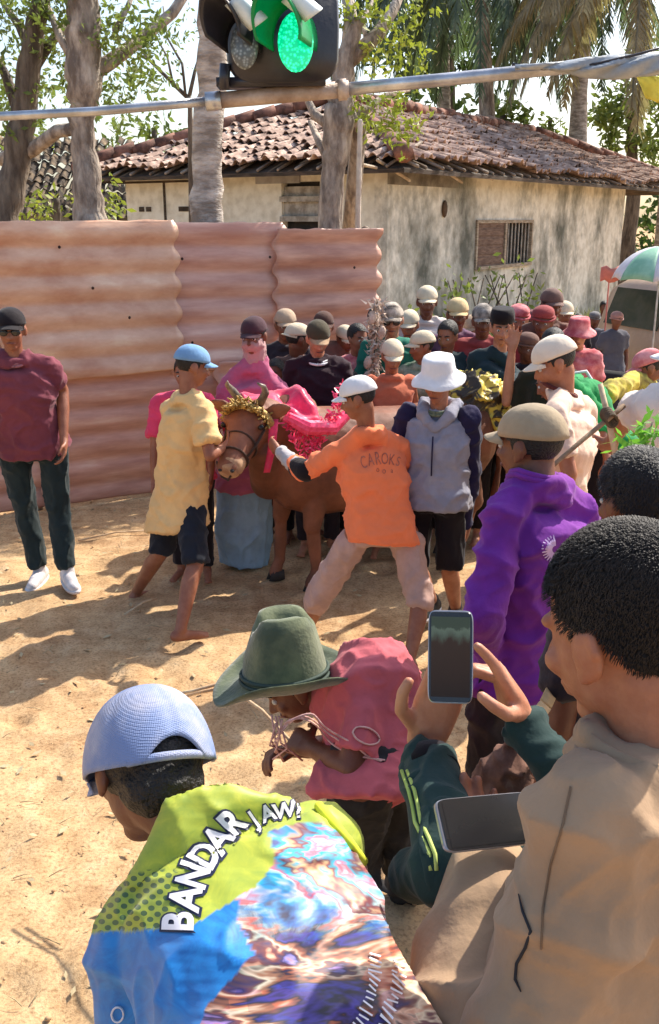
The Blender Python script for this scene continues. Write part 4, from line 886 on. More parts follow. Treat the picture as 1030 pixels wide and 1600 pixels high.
person('spectator in plum patterned shirt and yellowish cap left of the window', (716, 465), 1.65, yaw=180, skin_=SK2, shirt=c_plum, lower=c_black, cap=cloth('ochre cream cap', (206, 180, 134)), group=G1, v=.011, vc=.015)
person('spectator in black and white cap between plum shirt and black capped man', (756, 474), 1.63, yaw=186, skin_=SK2, shirt=c_redcap, lower=c_black, cap=cloth('black white cap two', (170, 160, 150), rgb2=(40, 34, 34)), group=G1, v=.011, vc=.015)
person('man in round black cap and dark blue green shirt with one bare forearm raised', (786, 484), 1.63, yaw=184, Y=6.45, hat='songkok', skin_=SK3, shirt=c_dkteal, lower=c_black, cap=c_black, ov=dict(shL=(806, 592, 6.45), elL=(792, 628, 6.0), wrL=(800, 545, 5.95)), hands=dict(L=dict(d=V((.12, 0, 1)), pn=V((-.2, -1, 0)), ts=V((-1, 0, 0)), curl=(.1, .1, .15, .2), spread=.18)), group=G1, v=.009, vc=.014)
person('spectator in black olive shirt behind the beige tee man, curly black hair', (866, 512), 1.6, yaw=190, Y=5.9, skin_=SK2, shirt=c_camo, lower=c_black, group=G1, v=.011, vc=.015)
person('spectator with dull red headscarf behind the curly haired one', (850, 478), 1.62, yaw=200, Y=7.2, hat='wrap', skin_=SK2, shirt=c_redcap, lower=c_black, cap=c_redcap, group=G1, v=.012, vc=.016)
person('spectator in dark brown felt cap, farthest back of the group at the wall', (864, 450), 1.7, yaw=170, skin_=SK2, shirt=c_brown, lower=c_black, cap=cloth('brown grey cap', (110, 84, 76)), group=G1, v=.012, vc=.016)
person('spectator with pale maroon cap beside the one in the dark brown cap', (836, 484), 1.6, yaw=150, Y=7.9, skin_=SK2, shirt=c_plum, lower=c_black, cap=cloth('maroon cap', (140, 84, 84)), group=G1, v=.012, vc=.016)
person('spectator in pink and white shirt with rosy brimmed hat right of the curly hair', (906, 500), 1.62, yaw=195, Y=7.3, hat='bucket', skin_=SK3, shirt=c_pinkwhite, lower=c_black, cap=c_pinkwhite, group=G1, v=.012, vc=.016)
person('spectator with pale pink cap by the corner of the house wall', (884, 470), 1.65, yaw=175, Y=8.6, skin_=SK2, shirt=c_pinkwhite, lower=c_black, cap=c_creamcap, group=G1, v=.012, vc=.016)
XT = [((560, 505), 1.55, 'dusky pink shirt and no hat, beside the dry plumed pole', c_pinkwhite, None, 6.9, 'cap'), ((590, 478), 1.62, 'brown shirt and dark cap, half hidden by the teal shirt', c_brown, c_black, 7.6, 'cap'), ((640, 484), 1.6, 'dark shirt and pale cap, between the teal and off white shirts', c_blk2, c_creamcap, 7.4, 'cap'),
      ((738, 492), 1.55, 'dull red shirt and tan cap, just right of the plum shirt', c_redcap, c_tancap, 7.9, 'cap'), ((826, 520), 1.5, 'black shirt and dark headscarf, under the dull red headscarf', c_blk2, c_brown, 6.7, 'wrap'), ((812, 476), 1.6, 'pinkish headscarf and brown shirt, right of the raised hand', c_brown, c_pinkwhite, 7.6, 'wrap'), ((700, 500), 1.5, 'teal shirt and bare head, low in front of the plum shirt', c_dkteal, None, 6.8, 'cap'), ((540, 508), 1.55, 'plum shirt and cream cap, left of the plumed pole', c_plum, c_creamcap, 7.3, 'cap')]
for k_, (tp_, hh_, lb_, sh_c, cp_c, yy_, ht_) in enumerate(XT): person('spectator with ' + lb_, tp_, hh_, yaw=170 + 7 * k_ % 40, hy=150 + 23 * k_ % 80, hpit=6 + 4 * (k_ % 4), Y=yy_, hat=ht_, skin_=(SK1, SK2, SK4)[k_ % 3], shirt=sh_c, lower=c_black, cap=cp_c, group=G1, v=.012, vc=.016)
G2 = 'distant people by the parked truck'
person('distant person in grey headscarf near the truck', (930, 487), 1.6, yaw=190, Y=11.0, hat='wrap', skin_=SK2, shirt=cloth('slate cotton', (90, 90, 100)), lower=c_black, cap=cloth('slate scarf', (120, 118, 120)), group=G2, v=.016, vc=.022, eyes=False)
person('distant person in dusty pink scarf beside the truck cab', (965, 487), 1.6, yaw=175, Y=10.4, hat='wrap', skin_=SK2, shirt=cloth('slate cotton', (90, 90, 100)), lower=c_black, cap=cloth('dusty pink scarf', (170, 130, 124)), group=G2, v=.016, vc=.022, eyes=False)
person('distant bare headed person at the wall corner', (945, 470), 1.65, yaw=185, Y=12.5, skin_=SK2, shirt=c_brown, lower=c_black, group=G2, v=.016, vc=.022, eyes=False)
person('distant person in black under the umbrella', (905, 490), 1.6, yaw=185, Y=10.8, skin_=SK2, shirt=c_blk2, lower=c_black, group=G2, v=.016, vc=.022, eyes=False)
# beige tee man, looking down left
m8 = person('man in beige tee and cream cap looking down left, dark cord round his neck', (870, 524), 1.66, yaw=-78, hy=-86, hpit=26, Y=4.45, ov=dict(nk=(875, 612, 4.45), shL=(868, 648, 4.2), shR=(915, 640, 4.7), elL=(890, 740, 4.1)), skin_=SK4, shirt=c_beige, lower=c_brown, cap=cloth('cream white cap', (226, 210, 190), .9), fat=1.25, sdx=1.1, hem=.08, fold=.55)
q = MB(); nk8 = m8['P']['nk']; q.tube([nk8 + V((cos(a) * .075, sin(a) * .075, .01 - .03 * cos(a + pi) * -1)) for a in [2 * pi * i / 16 for i in range(17)]], .011, 8); q.build('neck_cord', cloth('dark red cord', (96, 44, 40)), m8['root'])
m9 = person('person in bright green shirt with white piping bending behind the beige tee man', (865, 562), 1.5, yaw=-70, Y=5.0, hpit=30, ov=dict(nk=(872, 600, 5.0), shL=(895, 606, 4.85), shR=(898, 596, 5.2), elL=(935, 655, 4.85), wrL=(950, 720, 4.7), hipL=(945, 690, 4.95), hipR=(960, 690, 5.2)), skin_=SK1, shirt=c_green, sleeve='three', lower=c_black, hair=hairm, fat=1.0)
P9 = m9['P']; q = MB(); q.tube([P9['nk'] + V((.02, -.02, .05)), P9['shL'].lerp(P9['shR'], .5) + V((.06, 0, .07)), W(940, 618, 4.95), W(954, 655, 4.92)], [.008, .009, .009, .008], 8); q.build('piping', c_whitecap, m9['shirt'])
m10 = person('person in yellow patterned shirt and pale pink cap leaning in at the right', (1016, 545), 1.5, yaw=-80, Y=5.6, hy=-80, hpit=25, ov=dict(nk=(1000, 588, 5.6), shL=(985, 598, 5.45), shR=(990, 592, 5.75), elL=(955, 610, 5.2), wrL=(940, 650, 5.0), hipL=(1045, 700, 5.6), hipR=(1060, 700, 5.9)), skin_=SK1, shirt=c_yellow, sleeve='three', lower=c_black, cap=c_pinkwhite)
m11 = person('person in a broad off white shirt cropped by the right edge, bending forward', (1095, 505), 1.6, yaw=-60, Y=3.5, ov=dict(nk=(1075, 590, 3.5), shL=(1030, 635, 3.4), shR=(1085, 600, 3.8), elL=(980, 650, 3.7), wrL=(955, 690, 3.9), hipL=(1105, 770, 3.4), hipR=(1140, 770, 3.6)), skin_=SK1, shirt=c_white, lower=c_black, cap=c_whitecap, fat=1.2, sleeve='short')
# ------------------------------------------------------------ bull
def bull():
    b = M('chestnut hide', srgb(134, 84, 62), srgb(98, 60, 44), srgb(154, 108, 82), scale=3, rough=.6, bump=.25, bscale=180, spec=.3)
    pale = M('pale muzzle hide', srgb(186, 150, 116), srgb(140, 100, 74), scale=8, rough=.6); hornm = M('horn', (.32, .26, .2), (.1, .08, .06), scale=12, rough=.4); hoofm = M('hoof', (.05, .04, .035), (.02, .02, .02))
    hw = W(388, 668, 5.28)
    fr = W(452, 728, 5.62); bk = W(740, 735, 6.15); base = V(((fr.x + bk.x) / 2, (fr.y + bk.y) / 2, 0))
    root = empty('bull', base, 'chestnut brown bull with gilded headband and pink neck cloth held by several men', 'bull')
    ax = (bk - fr); ax.z = 0; L = ax.length; ax.normalize(); sd_ = ax.cross(V((0, 0, 1))).normalized(); z = V((0, 0, 1))
    def p(t, zz, s_=0): q = fr + ax * (t * L) + sd_ * s_; q.z = zz; return q
    mb = MB()
    mb.rings([(p(-.13, .86), sd_ * .13, z * .2), (p(-.04, .82), sd_ * .21, z * .30), (p(.10, .79), sd_ * .25, z * .335), (p(.35, .77), sd_ * .27, z * .32), (p(.6, .78), sd_ * .27, z * .30), (p(.85, .82), sd_ * .25, z * .28), (p(1.0, .84), sd_ * .20, z * .24), (p(1.08, .84), sd_ * .11, z * .15)], 26, 2.2)
    neck0 = p(-.02, .92); mb.limb(neck0, hw - V((-.08, -.1, -.02)), .21, .135, 20); mb.limb(p(-.1, .70), hw + V((.07, .05, -.16)), .12, .08, 16)
    mb.ell(p(.02, 1.12), (ax * .16, sd_ * .1, z * .1))
    # head: facing the camera and down left
    fwd = V((-.28, -.80, -.50)).normalized(); rt = fwd.cross(z).normalized(); up = rt.cross(fwd).normalized()
    H_ = lambda x, y, zz: hw + rt * x + fwd * y + up * zz
    def hr(y, w_, h_, c=0): return (H_(0, y, c), rt * w_, up * h_)
    mb.rings([hr(-.14, .07, .08), hr(-.09, .115, .115), hr(0, .118, .12), hr(.09, .095, .105), hr(.18, .075, .085, -.01), hr(.27, .070, .070, -.015), hr(.325, .066, .058, -.02), hr(.345, .04, .035, -.02)], 22, 2.4)
    for sg in (-1, 1):
        mb.ell(H_(sg * .095, .03, .07), (rt * .03, fwd * .035, up * .03)); mb.ell(H_(sg * .035, .335, .005), (rt * .022, fwd * .018, up * .018))
        a = H_(sg * .10, -.07, .05); c = H_(sg * .25, -.09, .09)
        mb.rings([(a, up * .035, fwd * .022), (a.lerp(c, .35), up * .062, fwd * .018), (a.lerp(c, .75), up * .045, fwd * .014), (c, up * .01, fwd * .006)], 12)
    def leg(t, s_, hind, kn_, an_):
        top_ = p(t, .72, s_)
        if hind: mb.ell(p(t + .0, .78, s_ * .8), (ax * .19, sd_ * .11, z * .23)); mb.limb(p(t, .66, s_), kn_, .12, .07, 16)
        else: mb.ell(p(t, .72, s_ * .8), (ax * .15, sd_ * .09, z * .2)); mb.limb(top_, kn_, .10, .055, 16)
        mb.ell(kn_, (ax * .05, sd_ * .045, z * .055)); mb.limb(kn_, an_, .042, .034, 14); mb.ell(an_, (ax * .04, sd_ * .038, z * .04))
        ft = V((an_.x, an_.y, .05)) - ax * .03; mb.limb(an_, ft, .034, .045, 12); return ft
    fts = [leg(.03, -.13, False, p(.0, .42, -.15), p(-.01, .13, -.15)), leg(.10, .13, False, p(.07, .42, .14), p(.09, .13, .14)), leg(.9, -.14, True, p(.98, .45, -.15), p(.92, .13, -.15)), leg(.86, .14, True, p(.93, .45, .15), p(.86, .13, .15))]
    mb.tube([p(1.07, .98), p(1.14, .9), p(1.15, .6), p(1.13, .4)], [.035, .025, .018, .03], 10)
    body = mb.soft('body', b, root, .010, 4, [('', 7, .006, 'n'), ('', 24, .0022, 'n')])
    for q in fts:
        mb = MB(); 
        for sg in (-1, 1): mb.rings([(V((q.x, q.y, 0)) + sd_ * sg * .022, ax * .055, sd_ * .024), (V((q.x, q.y, .06)) + sd_ * sg * .020 + ax * .01, ax * .042, sd_ * .022)], 12)
        mb.build('hoof', hoofm, root)
    mb = MB(); mb.rings([hr(.24, .075, .074, -.016), hr(.30, .074, .068, -.018), hr(.342, .058, .048, -.02), hr(.352, .03, .025, -.02)], 20); mb.soft('muzzle', pale, root, .008, 3)
    for sg in (-1, 1):
        mb = MB(); mb.ell(H_(sg * .036, .348, .004), (rt * .012, fwd * .012, up * .009)); mb.build('nostril', hoofm, root)
        mb = MB(); mb.ell(H_(sg * .112, .055, .062), (rt * .018, fwd * .020, up * .016)); mb.build('eye', dark_eye, root)
        mb = MB(); mb.tube([H_(sg * .06, -.10, .10), H_(sg * .10, -.12, .16), H_(sg * .11, -.10, .22), H_(sg * .09, -.08, .26)], [.026, .022, .014, .005], 10); mb.build('horn', hornm, root)
    # gilded headband and bridle
    gold = M('gilded fringe', (.62, .44, .14), (.36, .22, .07), (.75, .58, .22), scale=25, rough=.5, metal=.25, bump=.7, bscale=70)
    mb = MB(); r_ = random.Random(4)
    pts = [H_(.135 * cos(a), -.02, .02 + .125 * sin(a)) for a in [pi * (-.05 + 1.1 * i / 14) for i in range(15)]]; mb.tube(pts, .022, 8)
    for i in range(130):
        a = pi * r_.uniform(0, 1); q0 = H_(.13 * cos(a), r_.uniform(-.05, .02), .03 + .12 * sin(a)); d = rt * cos(a) * .25 + up * sin(a) * .9 + fwd * r_.uniform(-.4, .6) + rt * r_.uniform(-.5, .5)
        mb.tube([q0, q0 + d * .03, q0 + d * .05 + fwd * .01], [.007, .006, .003], 5)
    hb = mb.build('headband', gold, root)
    mb = MB()
    for y, w_, h_ in ((.13, .092, .102), (.235, .08, .08)): mb.tube([H_(w_ * cos(a), y, -.012 + h_ * sin(a)) for a in [2 * pi * i / 20 for i in range(21)]], .007, 6)
    for sg in (-1, 1): mb.tube([H_(sg * .122, -.02, .03), H_(sg * .098, .13, .0), H_(sg * .08, .235, .0)], .007, 6)
    mb.tube([H_(-.02, .35, -.03), H_(.0, .36, -.06), H_(.06, .32, -.08), H_(.14, .2, -.09)], .006, 6)
    mb.build('bridle', cloth('dark rope', (70, 50, 40)), hb)
    return root, p, ax, sd_, hw
br, bp_, bax, bsd, bhead = bull()
# cloths draped on the bull, fitted around its back
def drape(name, t0, t1, a0, a1, mat, label, cat, off=.03, ruf=.02, seed=0, zc=.80, ry=.33, rx=.27, n=36, m=26, edge=.06):
    g = []
    for j in range(m):
        row = []
        for i in range(n):
            t = t0 + (t1 - t0) * i / (n - 1); a = radians(a0 + (a1 - a0) * j / (m - 1))
            k = 1 + off + ruf * noise.noise((t * 14 + seed, a * 3.5, seed)) * 3; e_ = edge * noise.noise((t * 6, j * .1, seed + 3)) 
            q = bp_(t, zc, 0) + bsd * (-(rx + .02) * cos(a) * k) + V((0, 0, (ry + .03) * sin(a) * k)) + bax * (e_ * .3)
            row.append(q)
        g.append(row)
    mb = MB(); mb.sheet(g, .008); o = mb.build(name, mat); tag(o, label, cat); return o
hotpink = M('hot pink satin', srgb(236, 60, 104), srgb(196, 34, 76), srgb(255, 128, 150), scale=7, rough=.4, bump=.5, bscale=22, sheen=.3)
drape('neck_cloth', -.24, .08, 20, 140, hotpink, 'hot pink satin cloth bunched over the neck and shoulders of the bull', 'cloth', off=.10, ruf=.06, seed=2, zc=.82, ry=.33, rx=.24)
ylw = bpy.data.materials.new('yellow black brocade'); ylw.use_nodes = True; n_ = ylw.node_tree.nodes; l_ = ylw.node_tree.links
wv = n_.new('ShaderNodeTexNoise'); wv.inputs['Scale'].default_value = 9; wv.inputs['Detail'].default_value = 3; wv.inputs['Distortion'].default_value = 1.2; cr = n_.new('ShaderNodeValToRGB'); e = cr.color_ramp.elements
e[0].position = .46; e[0].color = (.04, .025, .01, 1); e[1].position = .53; e[1].color = (.68, .50, .06, 1); x = e.new(.49); x.color = (.24, .15, .03, 1); tc_ = n_.new('ShaderNodeTexCoord'); l_.new(tc_.outputs['Object'], wv.inputs[0]); l_.new(wv.outputs[0], cr.inputs[0]); l_.new(cr.outputs[0], n_['Principled BSDF'].inputs[0]); n_['Principled BSDF'].inputs['Roughness'].default_value = .5
# hump of decorated cloth on the rump
g = []
cq = W(742, 612, 6.25)
mb = MB()
mb.ell(cq + V((.02, 0, -.06)), (V((.22, .04, -.05)), V((-.03, .24, 0)), V((.02, 0, .17)))); mb.ell(cq + V((.14, .0, -.14)), (V((.14, 0, -.03)), V((0, .2, 0)), V((0, 0, .15)))); mb.ell(cq + V((-.10, -.02, -.02)), (V((.12, 0, 0)), V((0, .16, 0)), V((0, 0, .11))))
for i in range(14): a = cq + V((-.2 + i * .035, -.2, -.1 - .08 * random.random())); mb.limb(a, a + V((.02, -.02, -.10)), .03, .018, 8)
tag(mb.soft('brocade_cloth', ylw, None, .011, 4, [('', (9, 9, 9), .03, 'r'), ('', 20, .012, 'r')], loc=cq), 'yellow and black brocade cloth heaped over the rump of the bull', 'cloth')
mb = MB(); k_ = [W(428, 655, 5.25), W(425, 700, 5.2), W(417, 738, 5.2)]
g = [[k_[0].lerp(k_[1], min(1, t * 2)).lerp(k_[2], max(0, t * 2 - 1)) + V((w_ * .026 * (1 - .3 * t), -.01 * sin(t * 7), 0)) for w_ in (-1, -.3, .3, 1)] for t in [i / 9 for i in range(10)]]
mb.sheet(g, .006); tag(mb.build('ribbon', hotpink), 'long pink ribbon hanging from the neck cloth of the bull', 'ribbon')
# ruffled tinsel garland over the shoulders
mb = MB(); r_ = random.Random(9)
for i in range(420):
    t = r_.random(); c = W(445 + 95 * t, 640 + 45 * sin(t * 4) + r_.uniform(-12, 30), 5.28 + .15 * t); d = V((r_.gauss(0, 1), r_.gauss(0, 1), r_.gauss(0, 1))).normalized() * r_.uniform(.015, .04)
    sidev = d.orthogonal().normalized() * .007; mb.add([c - sidev, c + sidev, c + d + sidev * .6, c + d - sidev * .6], [(0, 1, 2, 3)])
mb.tube([W(445, 650, 5.3), W(480, 668, 5.3), W(520, 668, 5.42), W(545, 645, 5.5)], [.03, .045, .045, .03], 10)
tag(mb.build('garland', M('pink tinsel', srgb(250, 90, 130), srgb(230, 60, 100), srgb(255, 190, 205), scale=30, rough=.35, bump=0), None, False), 'ruffled pink tinsel garland across the shoulders of the bull', 'garland')
# second rider/handler behind: dark trousers seen under the belly
person('handler in black trousers bending behind the belly of the bull', (548, 580), 1.35, yaw=200, Y=6.55, skin_=SK2, shirt=c_blk2, lower=c_black, v=.012, vc=.016)
m3c = person('handler in black trousers behind the front legs of the bull', (430, 560), 1.35, yaw=200, Y=6.5, skin_=SK2, shirt=c_blk2, lower=c_black, v=.012, vc=.016)
# dry decorated branch standing in the crowd
mb = MB(); r_ = random.Random(12); st0 = W(575, 640, 6.6); st0.z = 0; tp0 = W(590, 468, 6.6); dr = empty('plume_pole', st0, 'tall pole wound with pale and reddish dry plumes behind the spectators', 'pole')
mb.tube([st0, tp0], [.016, .010], 8); mb.build('pole', BKD, dr); pale_ = M('dry plume', (.66, .54, .44), (.44, .30, .22), (.75, .68, .6), scale=18, rough=.9, bump=.3); mb = MB()
for i in range(900):
    t = r_.uniform(.45, 1.0); c = st0.lerp(tp0, t) + V((r_.gauss(0, .024), r_.gauss(0, .024), 0)); d = V((r_.gauss(0, .5), r_.gauss(0, .5), r_.uniform(-1.0, .7))).normalized() * r_.uniform(.03, .07); sv = d.orthogonal().normalized() * .009; mb.add([c - sv, c + sv, c + d], [(0, 1, 2)])
for i in range(9):
    t = .45 + .06 * i; c = st0.lerp(tp0, t) + V((r_.uniform(-.07, .07), -.03, 0)); mb.ell(c, (V((.03, 0, .01)), V((0, .03, 0)), V((0, 0, .045))), 8, 6)
mb.build('plumes', pale_, dr, False)
# ------------------------------------------------------------ foreground people
m5f = person('man in purple long sleeved jersey and khaki olive cap seen from behind', (832, 630), 1.68, yaw=-34, hy=-48, hpit=6, Y=2.75, ov=dict(nk=(838, 742, 2.70), shL=(788, 800, 2.62), shR=(905, 805, 2.80), elL=(752, 965, 2.50), wrL=(775, 1080, 2.75), elR=(950, 960, 2.72)),
       skin_=SK2, shirt=c_purple, sleeve='long', lower=dark('dark trousers', (.03, .025, .03)), cap=c_olivecap, fat=1.0, sdx=1.1, v=.007, vc=.009, collar=c_purple, hem=.10, loose=.0)
def shirt_bvh(o):
    me = o.data; off = parent_world(o); return BVHTree.FromPolygons([v.co + off for v in me.vertices], [tuple(p.vertices) for p in me.polygons])
def lay(bvh, px, py, h):
    d = ray(px, py).normalized(); hit = bvh.ray_cast(CO, d)
    if hit[0] is None: return None
    n = hit[1]; n = -n if n.dot(d) > 0 else n
    return hit[0] + n * h
def letters(spec, bvh, parent, matF, matB=None, stroke=.05, h=.0016):
    """spec: (char, cx, cy, angle, height px, width px) laid on a garment"""
    for pas, mat in ((0, matB), (1, matF)):
        if mat is None: continue
        mb = MB()
        for ch, cx, cy, ang, hh, ww in spec:
            cu = bpy.data.curves.new('t', 'FONT'); cu.body = ch; cu.size = 1; cu.offset = .095 if pas == 0 else .035 if matB else stroke; cu.fill_mode = 'FRONT' if hasattr(cu, 'fill_mode') else cu.fill_mode; cu.resolution_u = 4
            cu.align_x = 'CENTER'
            o = bpy.data.objects.new('t', cu); C.objects.link(o); dg = bpy.context.evaluated_depsgraph_get(); dg.update(); me = bpy.data.meshes.new_from_object(o.evaluated_get(dg)); bpy.data.objects.remove(o)
            bm = bmesh.new(); bm.from_mesh(me); bmesh.ops.triangulate(bm, faces=bm.faces)
            for _ in range(4):
                ed = [e for e in bm.edges if e.calc_length() * hh / .7 > 5]
                if not ed: break
                bmesh.ops.subdivide_edges(bm, edges=ed, cuts=1); bmesh.ops.triangulate(bm, faces=bm.faces)
            a = radians(ang); vs = []; ok = True; ids = {}
            for v in bm.verts:
                x = v.co.x * ww / .62; y = (v.co.y - .35) * hh / .7
                X = cx + x * cos(a) - y * sin(a); Y_ = cy - (x * sin(a) + y * cos(a)); p = lay(bvh, X, Y_, h * (1 if pas == 0 else 1.7))
                ids[v.index] = len(vs) if p is not None else None
                if p is not None: vs.append(p)
            fs = []
            bm.verts.index_update()
            for f in bm.faces:
                q = [ids[v.index] for v in f.verts]
                if None not in q and max((vs[q[i]] - vs[q[i - 1]]).length for i in range(len(q))) < .03: fs.append(tuple(q))
            bm.free(); mb.add(vs, fs)
        mb.build('lettering' if pas else 'lettering_outline', mat, parent, False)
ltw = M('white print', (.75, .74, .78), (.68, .66, .7), rough=.5, bump=0); ltk = M('navy print outline', (.02, .025, .06), (.015, .02, .05), rough=.5, bump=0); lto = M('brown red print', (.30, .07, .05), (.5, .16, .1), scale=60, rough=.7, bump=0); ltl = M('lilac print', (.62, .46, .72), (.5, .34, .62), rough=.6, bump=0)
# purple jersey: pale ray mark on the back
b5 = shirt_bvh(m5f['shirt']); mb = MB()
for i in range(13):
    a = radians(100 + i * 13); vs = []
    for rr, wd in ((6, .8), (13, 1.6), (22, .7)):
        for sg in (-1, 1):
            p = lay(b5, 868 + rr * cos(a) - sg * wd * sin(a), 858 - rr * sin(a) - sg * wd * cos(a), .003); vs.append(p)
    if None in vs: continue
    mb.add(vs, [(0, 1, 3, 2), (2, 3, 5, 4)])
if mb.v: mb.build('print', ltl, m5f['shirt'], False)
# marks on the orange tee
b4 = shirt_bvh(m4['shirt'])
letters([('C', 568, 722, 14, 20, 9), ('A', 579, 718, 12, 20, 9), ('R', 590, 716, 8, 20, 9), ('O', 601, 716, 0, 18, 9), ('K', 612, 718, -6, 17, 9), ('S', 622, 721, -12, 15, 8)], b4, m4['shirt'], lto, None, .0)
letters([('o', 590, 733, 0, 9, 6), ('o', 600, 735, 0, 10, 7), ('a', 612, 735, 0, 8, 6)], b4, m4['shirt'], lto, None, .0)
# hat man
hcx = W(462, 1068, 2.62)
f4 = person('crouching man in green felt hat, rose pink tee and dark trousers handling pale cords', None, headc=hcx, s=1.0, yaw=-72, hy=-98, hpit=34, roll=-4, ov=dict(nk=(530, 1085, 2.58), shL=(572, 1110, 2.42), shR=(592, 1062, 2.66), elL=(548, 1200, 2.32), wrL=(486, 1168, 2.45), elR=(520, 1165, 2.72), wrR=(458, 1172, 2.62), hipL=(566, 1205, 2.36), hipR=(606, 1192, 2.54), knL=(560, 1345, 2.60), anL=(575, 1470, 2.45), knR=(632, 1330, 2.62), anR=(632, 1392, 2.76)),
       skin_=SK2, shirt=c_rose, lower=dark('charcoal trousers', (.035, .035, .038)), low='long', v=.006, vc=.009, hem=.05, fat=1.12, sdx=1.1, loose=.015, extra=lambda q, P: (q.limb((P['shL'] + P['shR']) / 2 + V((0, 0, .02)), (P['hipL'] + P['hipR']) / 2 + V((0, 0, .03)), .145, .14, 24), q.limb(P['nk'], (P['shL'] + P['shR']) / 2, .09, .15, 20)), hands=dict(L=dict(pn=V((0, .6, -.5)), ts=V((0, 0, 1)), curl=(.5, .6, .6, .7)), R=dict(pn=V((0, -.6, -.5)), ts=V((0, 0, 1)), curl=(.5, .6, .6, .7))), shoes=sandal, eyes=True)
# felt hat: tall pinched crown, broad curled brim, sat far down on the head
hatR, hatF, hatU = headframe(-100, 4, -4); hatc = W(446, 1058, 2.52)
vs = []; fs = []; n = 48; prof = [(.0, .150), (.02, .152), (.040, .168), (.060, .180), (.076, .174), (.088, .140), (.100, .07), (.108, .02), (.112, .004), (.128, -.004), (.150, -.006), (.172, -.002), (.187, .006), (.188, .002), (.172, -.007), (.150, -.012), (.128, -.010), (.104, -.004), (.096, .05), (.080, .13), (.04, .15), (.0, .14)]
for j, (r_, z_) in enumerate(prof):
    for i in range(n):
        a = 2 * pi * i / n; br_ = max(0, (r_ - .112) / .075); cr_ = max(0, (z_ - .06) / .08)
        zz = z_ + br_ * (.050 * abs(sin(a)) ** 2.2 + (-.035 if cos(a) > 0 else -.012) * abs(cos(a)) ** 2 + .006 * sin(5 * a)) - .030 * cr_ * math.exp(-((r_ * sin(a)) / .030) ** 2) * (1 if r_ < .085 else .2)
        k = 1 - .18 * cr_ * max(0, cos(a)) ** 2 * (abs(sin(a)) > -1) + .02 * noise.noise((cos(a) * 2, sin(a) * 2, z_ * 9))
        vs.append(hatc + hatR * (r_ * sin(a) * 1.0 * k) + hatF * (r_ * 1.14 * cos(a) * k) + hatU * zz * 1.12)
for j in range(len(prof) - 1):
    for i in range(n): p = j * n + i; q = j * n + (i + 1) % n; fs.append((p, q, q + n, p + n))
mb = MB(); mb.add(vs, fs); ht = mb.build('hat', c_hatg, f4['root'])
mb = MB()
for z_, r_ in ((.006, .1135), (.020, .1112)): mb.tube([hatc + hatR * (r_ * sin(a) * 1.0) + hatF * (r_ * 1.14 * cos(a)) + hatU * z_ * 1.12 for a in [2 * pi * i / 40 for i in range(41)]], .006, 6)
mb.build('hat_band', M('dark green band', (.045, .07, .055), (.03, .05, .04), rough=.7), ht)
# pale cords in his hands
cordm = M('pale pink cord', (.72, .46, .42), (.5, .28, .25), scale=40, rough=.8)
r_ = random.Random(31); mb = MB(); b6 = shirt_bvh(f4['shirt'])
def onshirt(x, y): 
    p = lay(b6, x, y, .004); return p if p is not None and p.y < 2.6 and x > 505 else W(x, y, 2.27)
base_ = [(448, 1128), (470, 1118), (492, 1124), (508, 1142), (530, 1160), (552, 1172), (575, 1180), (598, 1192)]
for k in range(3):
    pts = [onshirt(x + 4 * sin(i * 1.7 + k * 2), y + (k - 1) * 9 * sin(pi * i / 7) + 3 * sin(i * 2.3 + k)) for i, (x, y) in enumerate(base_)]
    sm_p = []
    for i in range(len(pts) - 1):
        for t in (0, .33, .66): sm_p.append(pts[i].lerp(pts[i + 1], t))
    sm_p.append(pts[-1])
    for _ in range(2): sm_p = [sm_p[0]] + [(sm_p[i - 1] + sm_p[i] * 2 + sm_p[i + 1]) / 4 for i in range(1, len(sm_p) - 1)] + [sm_p[-1]]
    mb.tube(sm_p, .0026, 6)
mb.tube([onshirt(572 + 20 * cos(a), 1150 + 13 * sin(a) + 5 * cos(a)) for a in [2 * pi * i / 18 for i in range(19)]], .0026, 6)
for k in range(7): mb.tube([W(440 + r_.uniform(-16, 16), 1125 + r_.uniform(-10, 10), 2.40), W(430 + r_.uniform(-14, 25), 1160 + r_.uniform(-10, 10), 2.42), W(435 + r_.uniform(-10, 40), 1185 + r_.uniform(-10, 6), 2.45)], .003, 5)
tag(mb.build('cord', cordm), 'tangle of pale pink cord held by the crouching man in the green hat', 'cord')
mb = MB(); mb.tube([W(255, 1088, 3.0), W(300, 1080, 2.97), W(350, 1066, 2.95)], .006, 6); mb.tube([W(270, 1094, 3.0), W(310, 1082, 2.98), W(352, 1074, 2.95)], .006, 6)
mb.tube([W(350, 1068, 2.95), W(410, 1110, 2.75), W(456, 1160, 2.6)], .005, 6)
tag(mb.build('stick', M('peeled split cane', (.66, .5, .32), (.45, .3, .18), scale=12)), 'pair of thin peeled canes pointing left from under the green hat', 'stick')
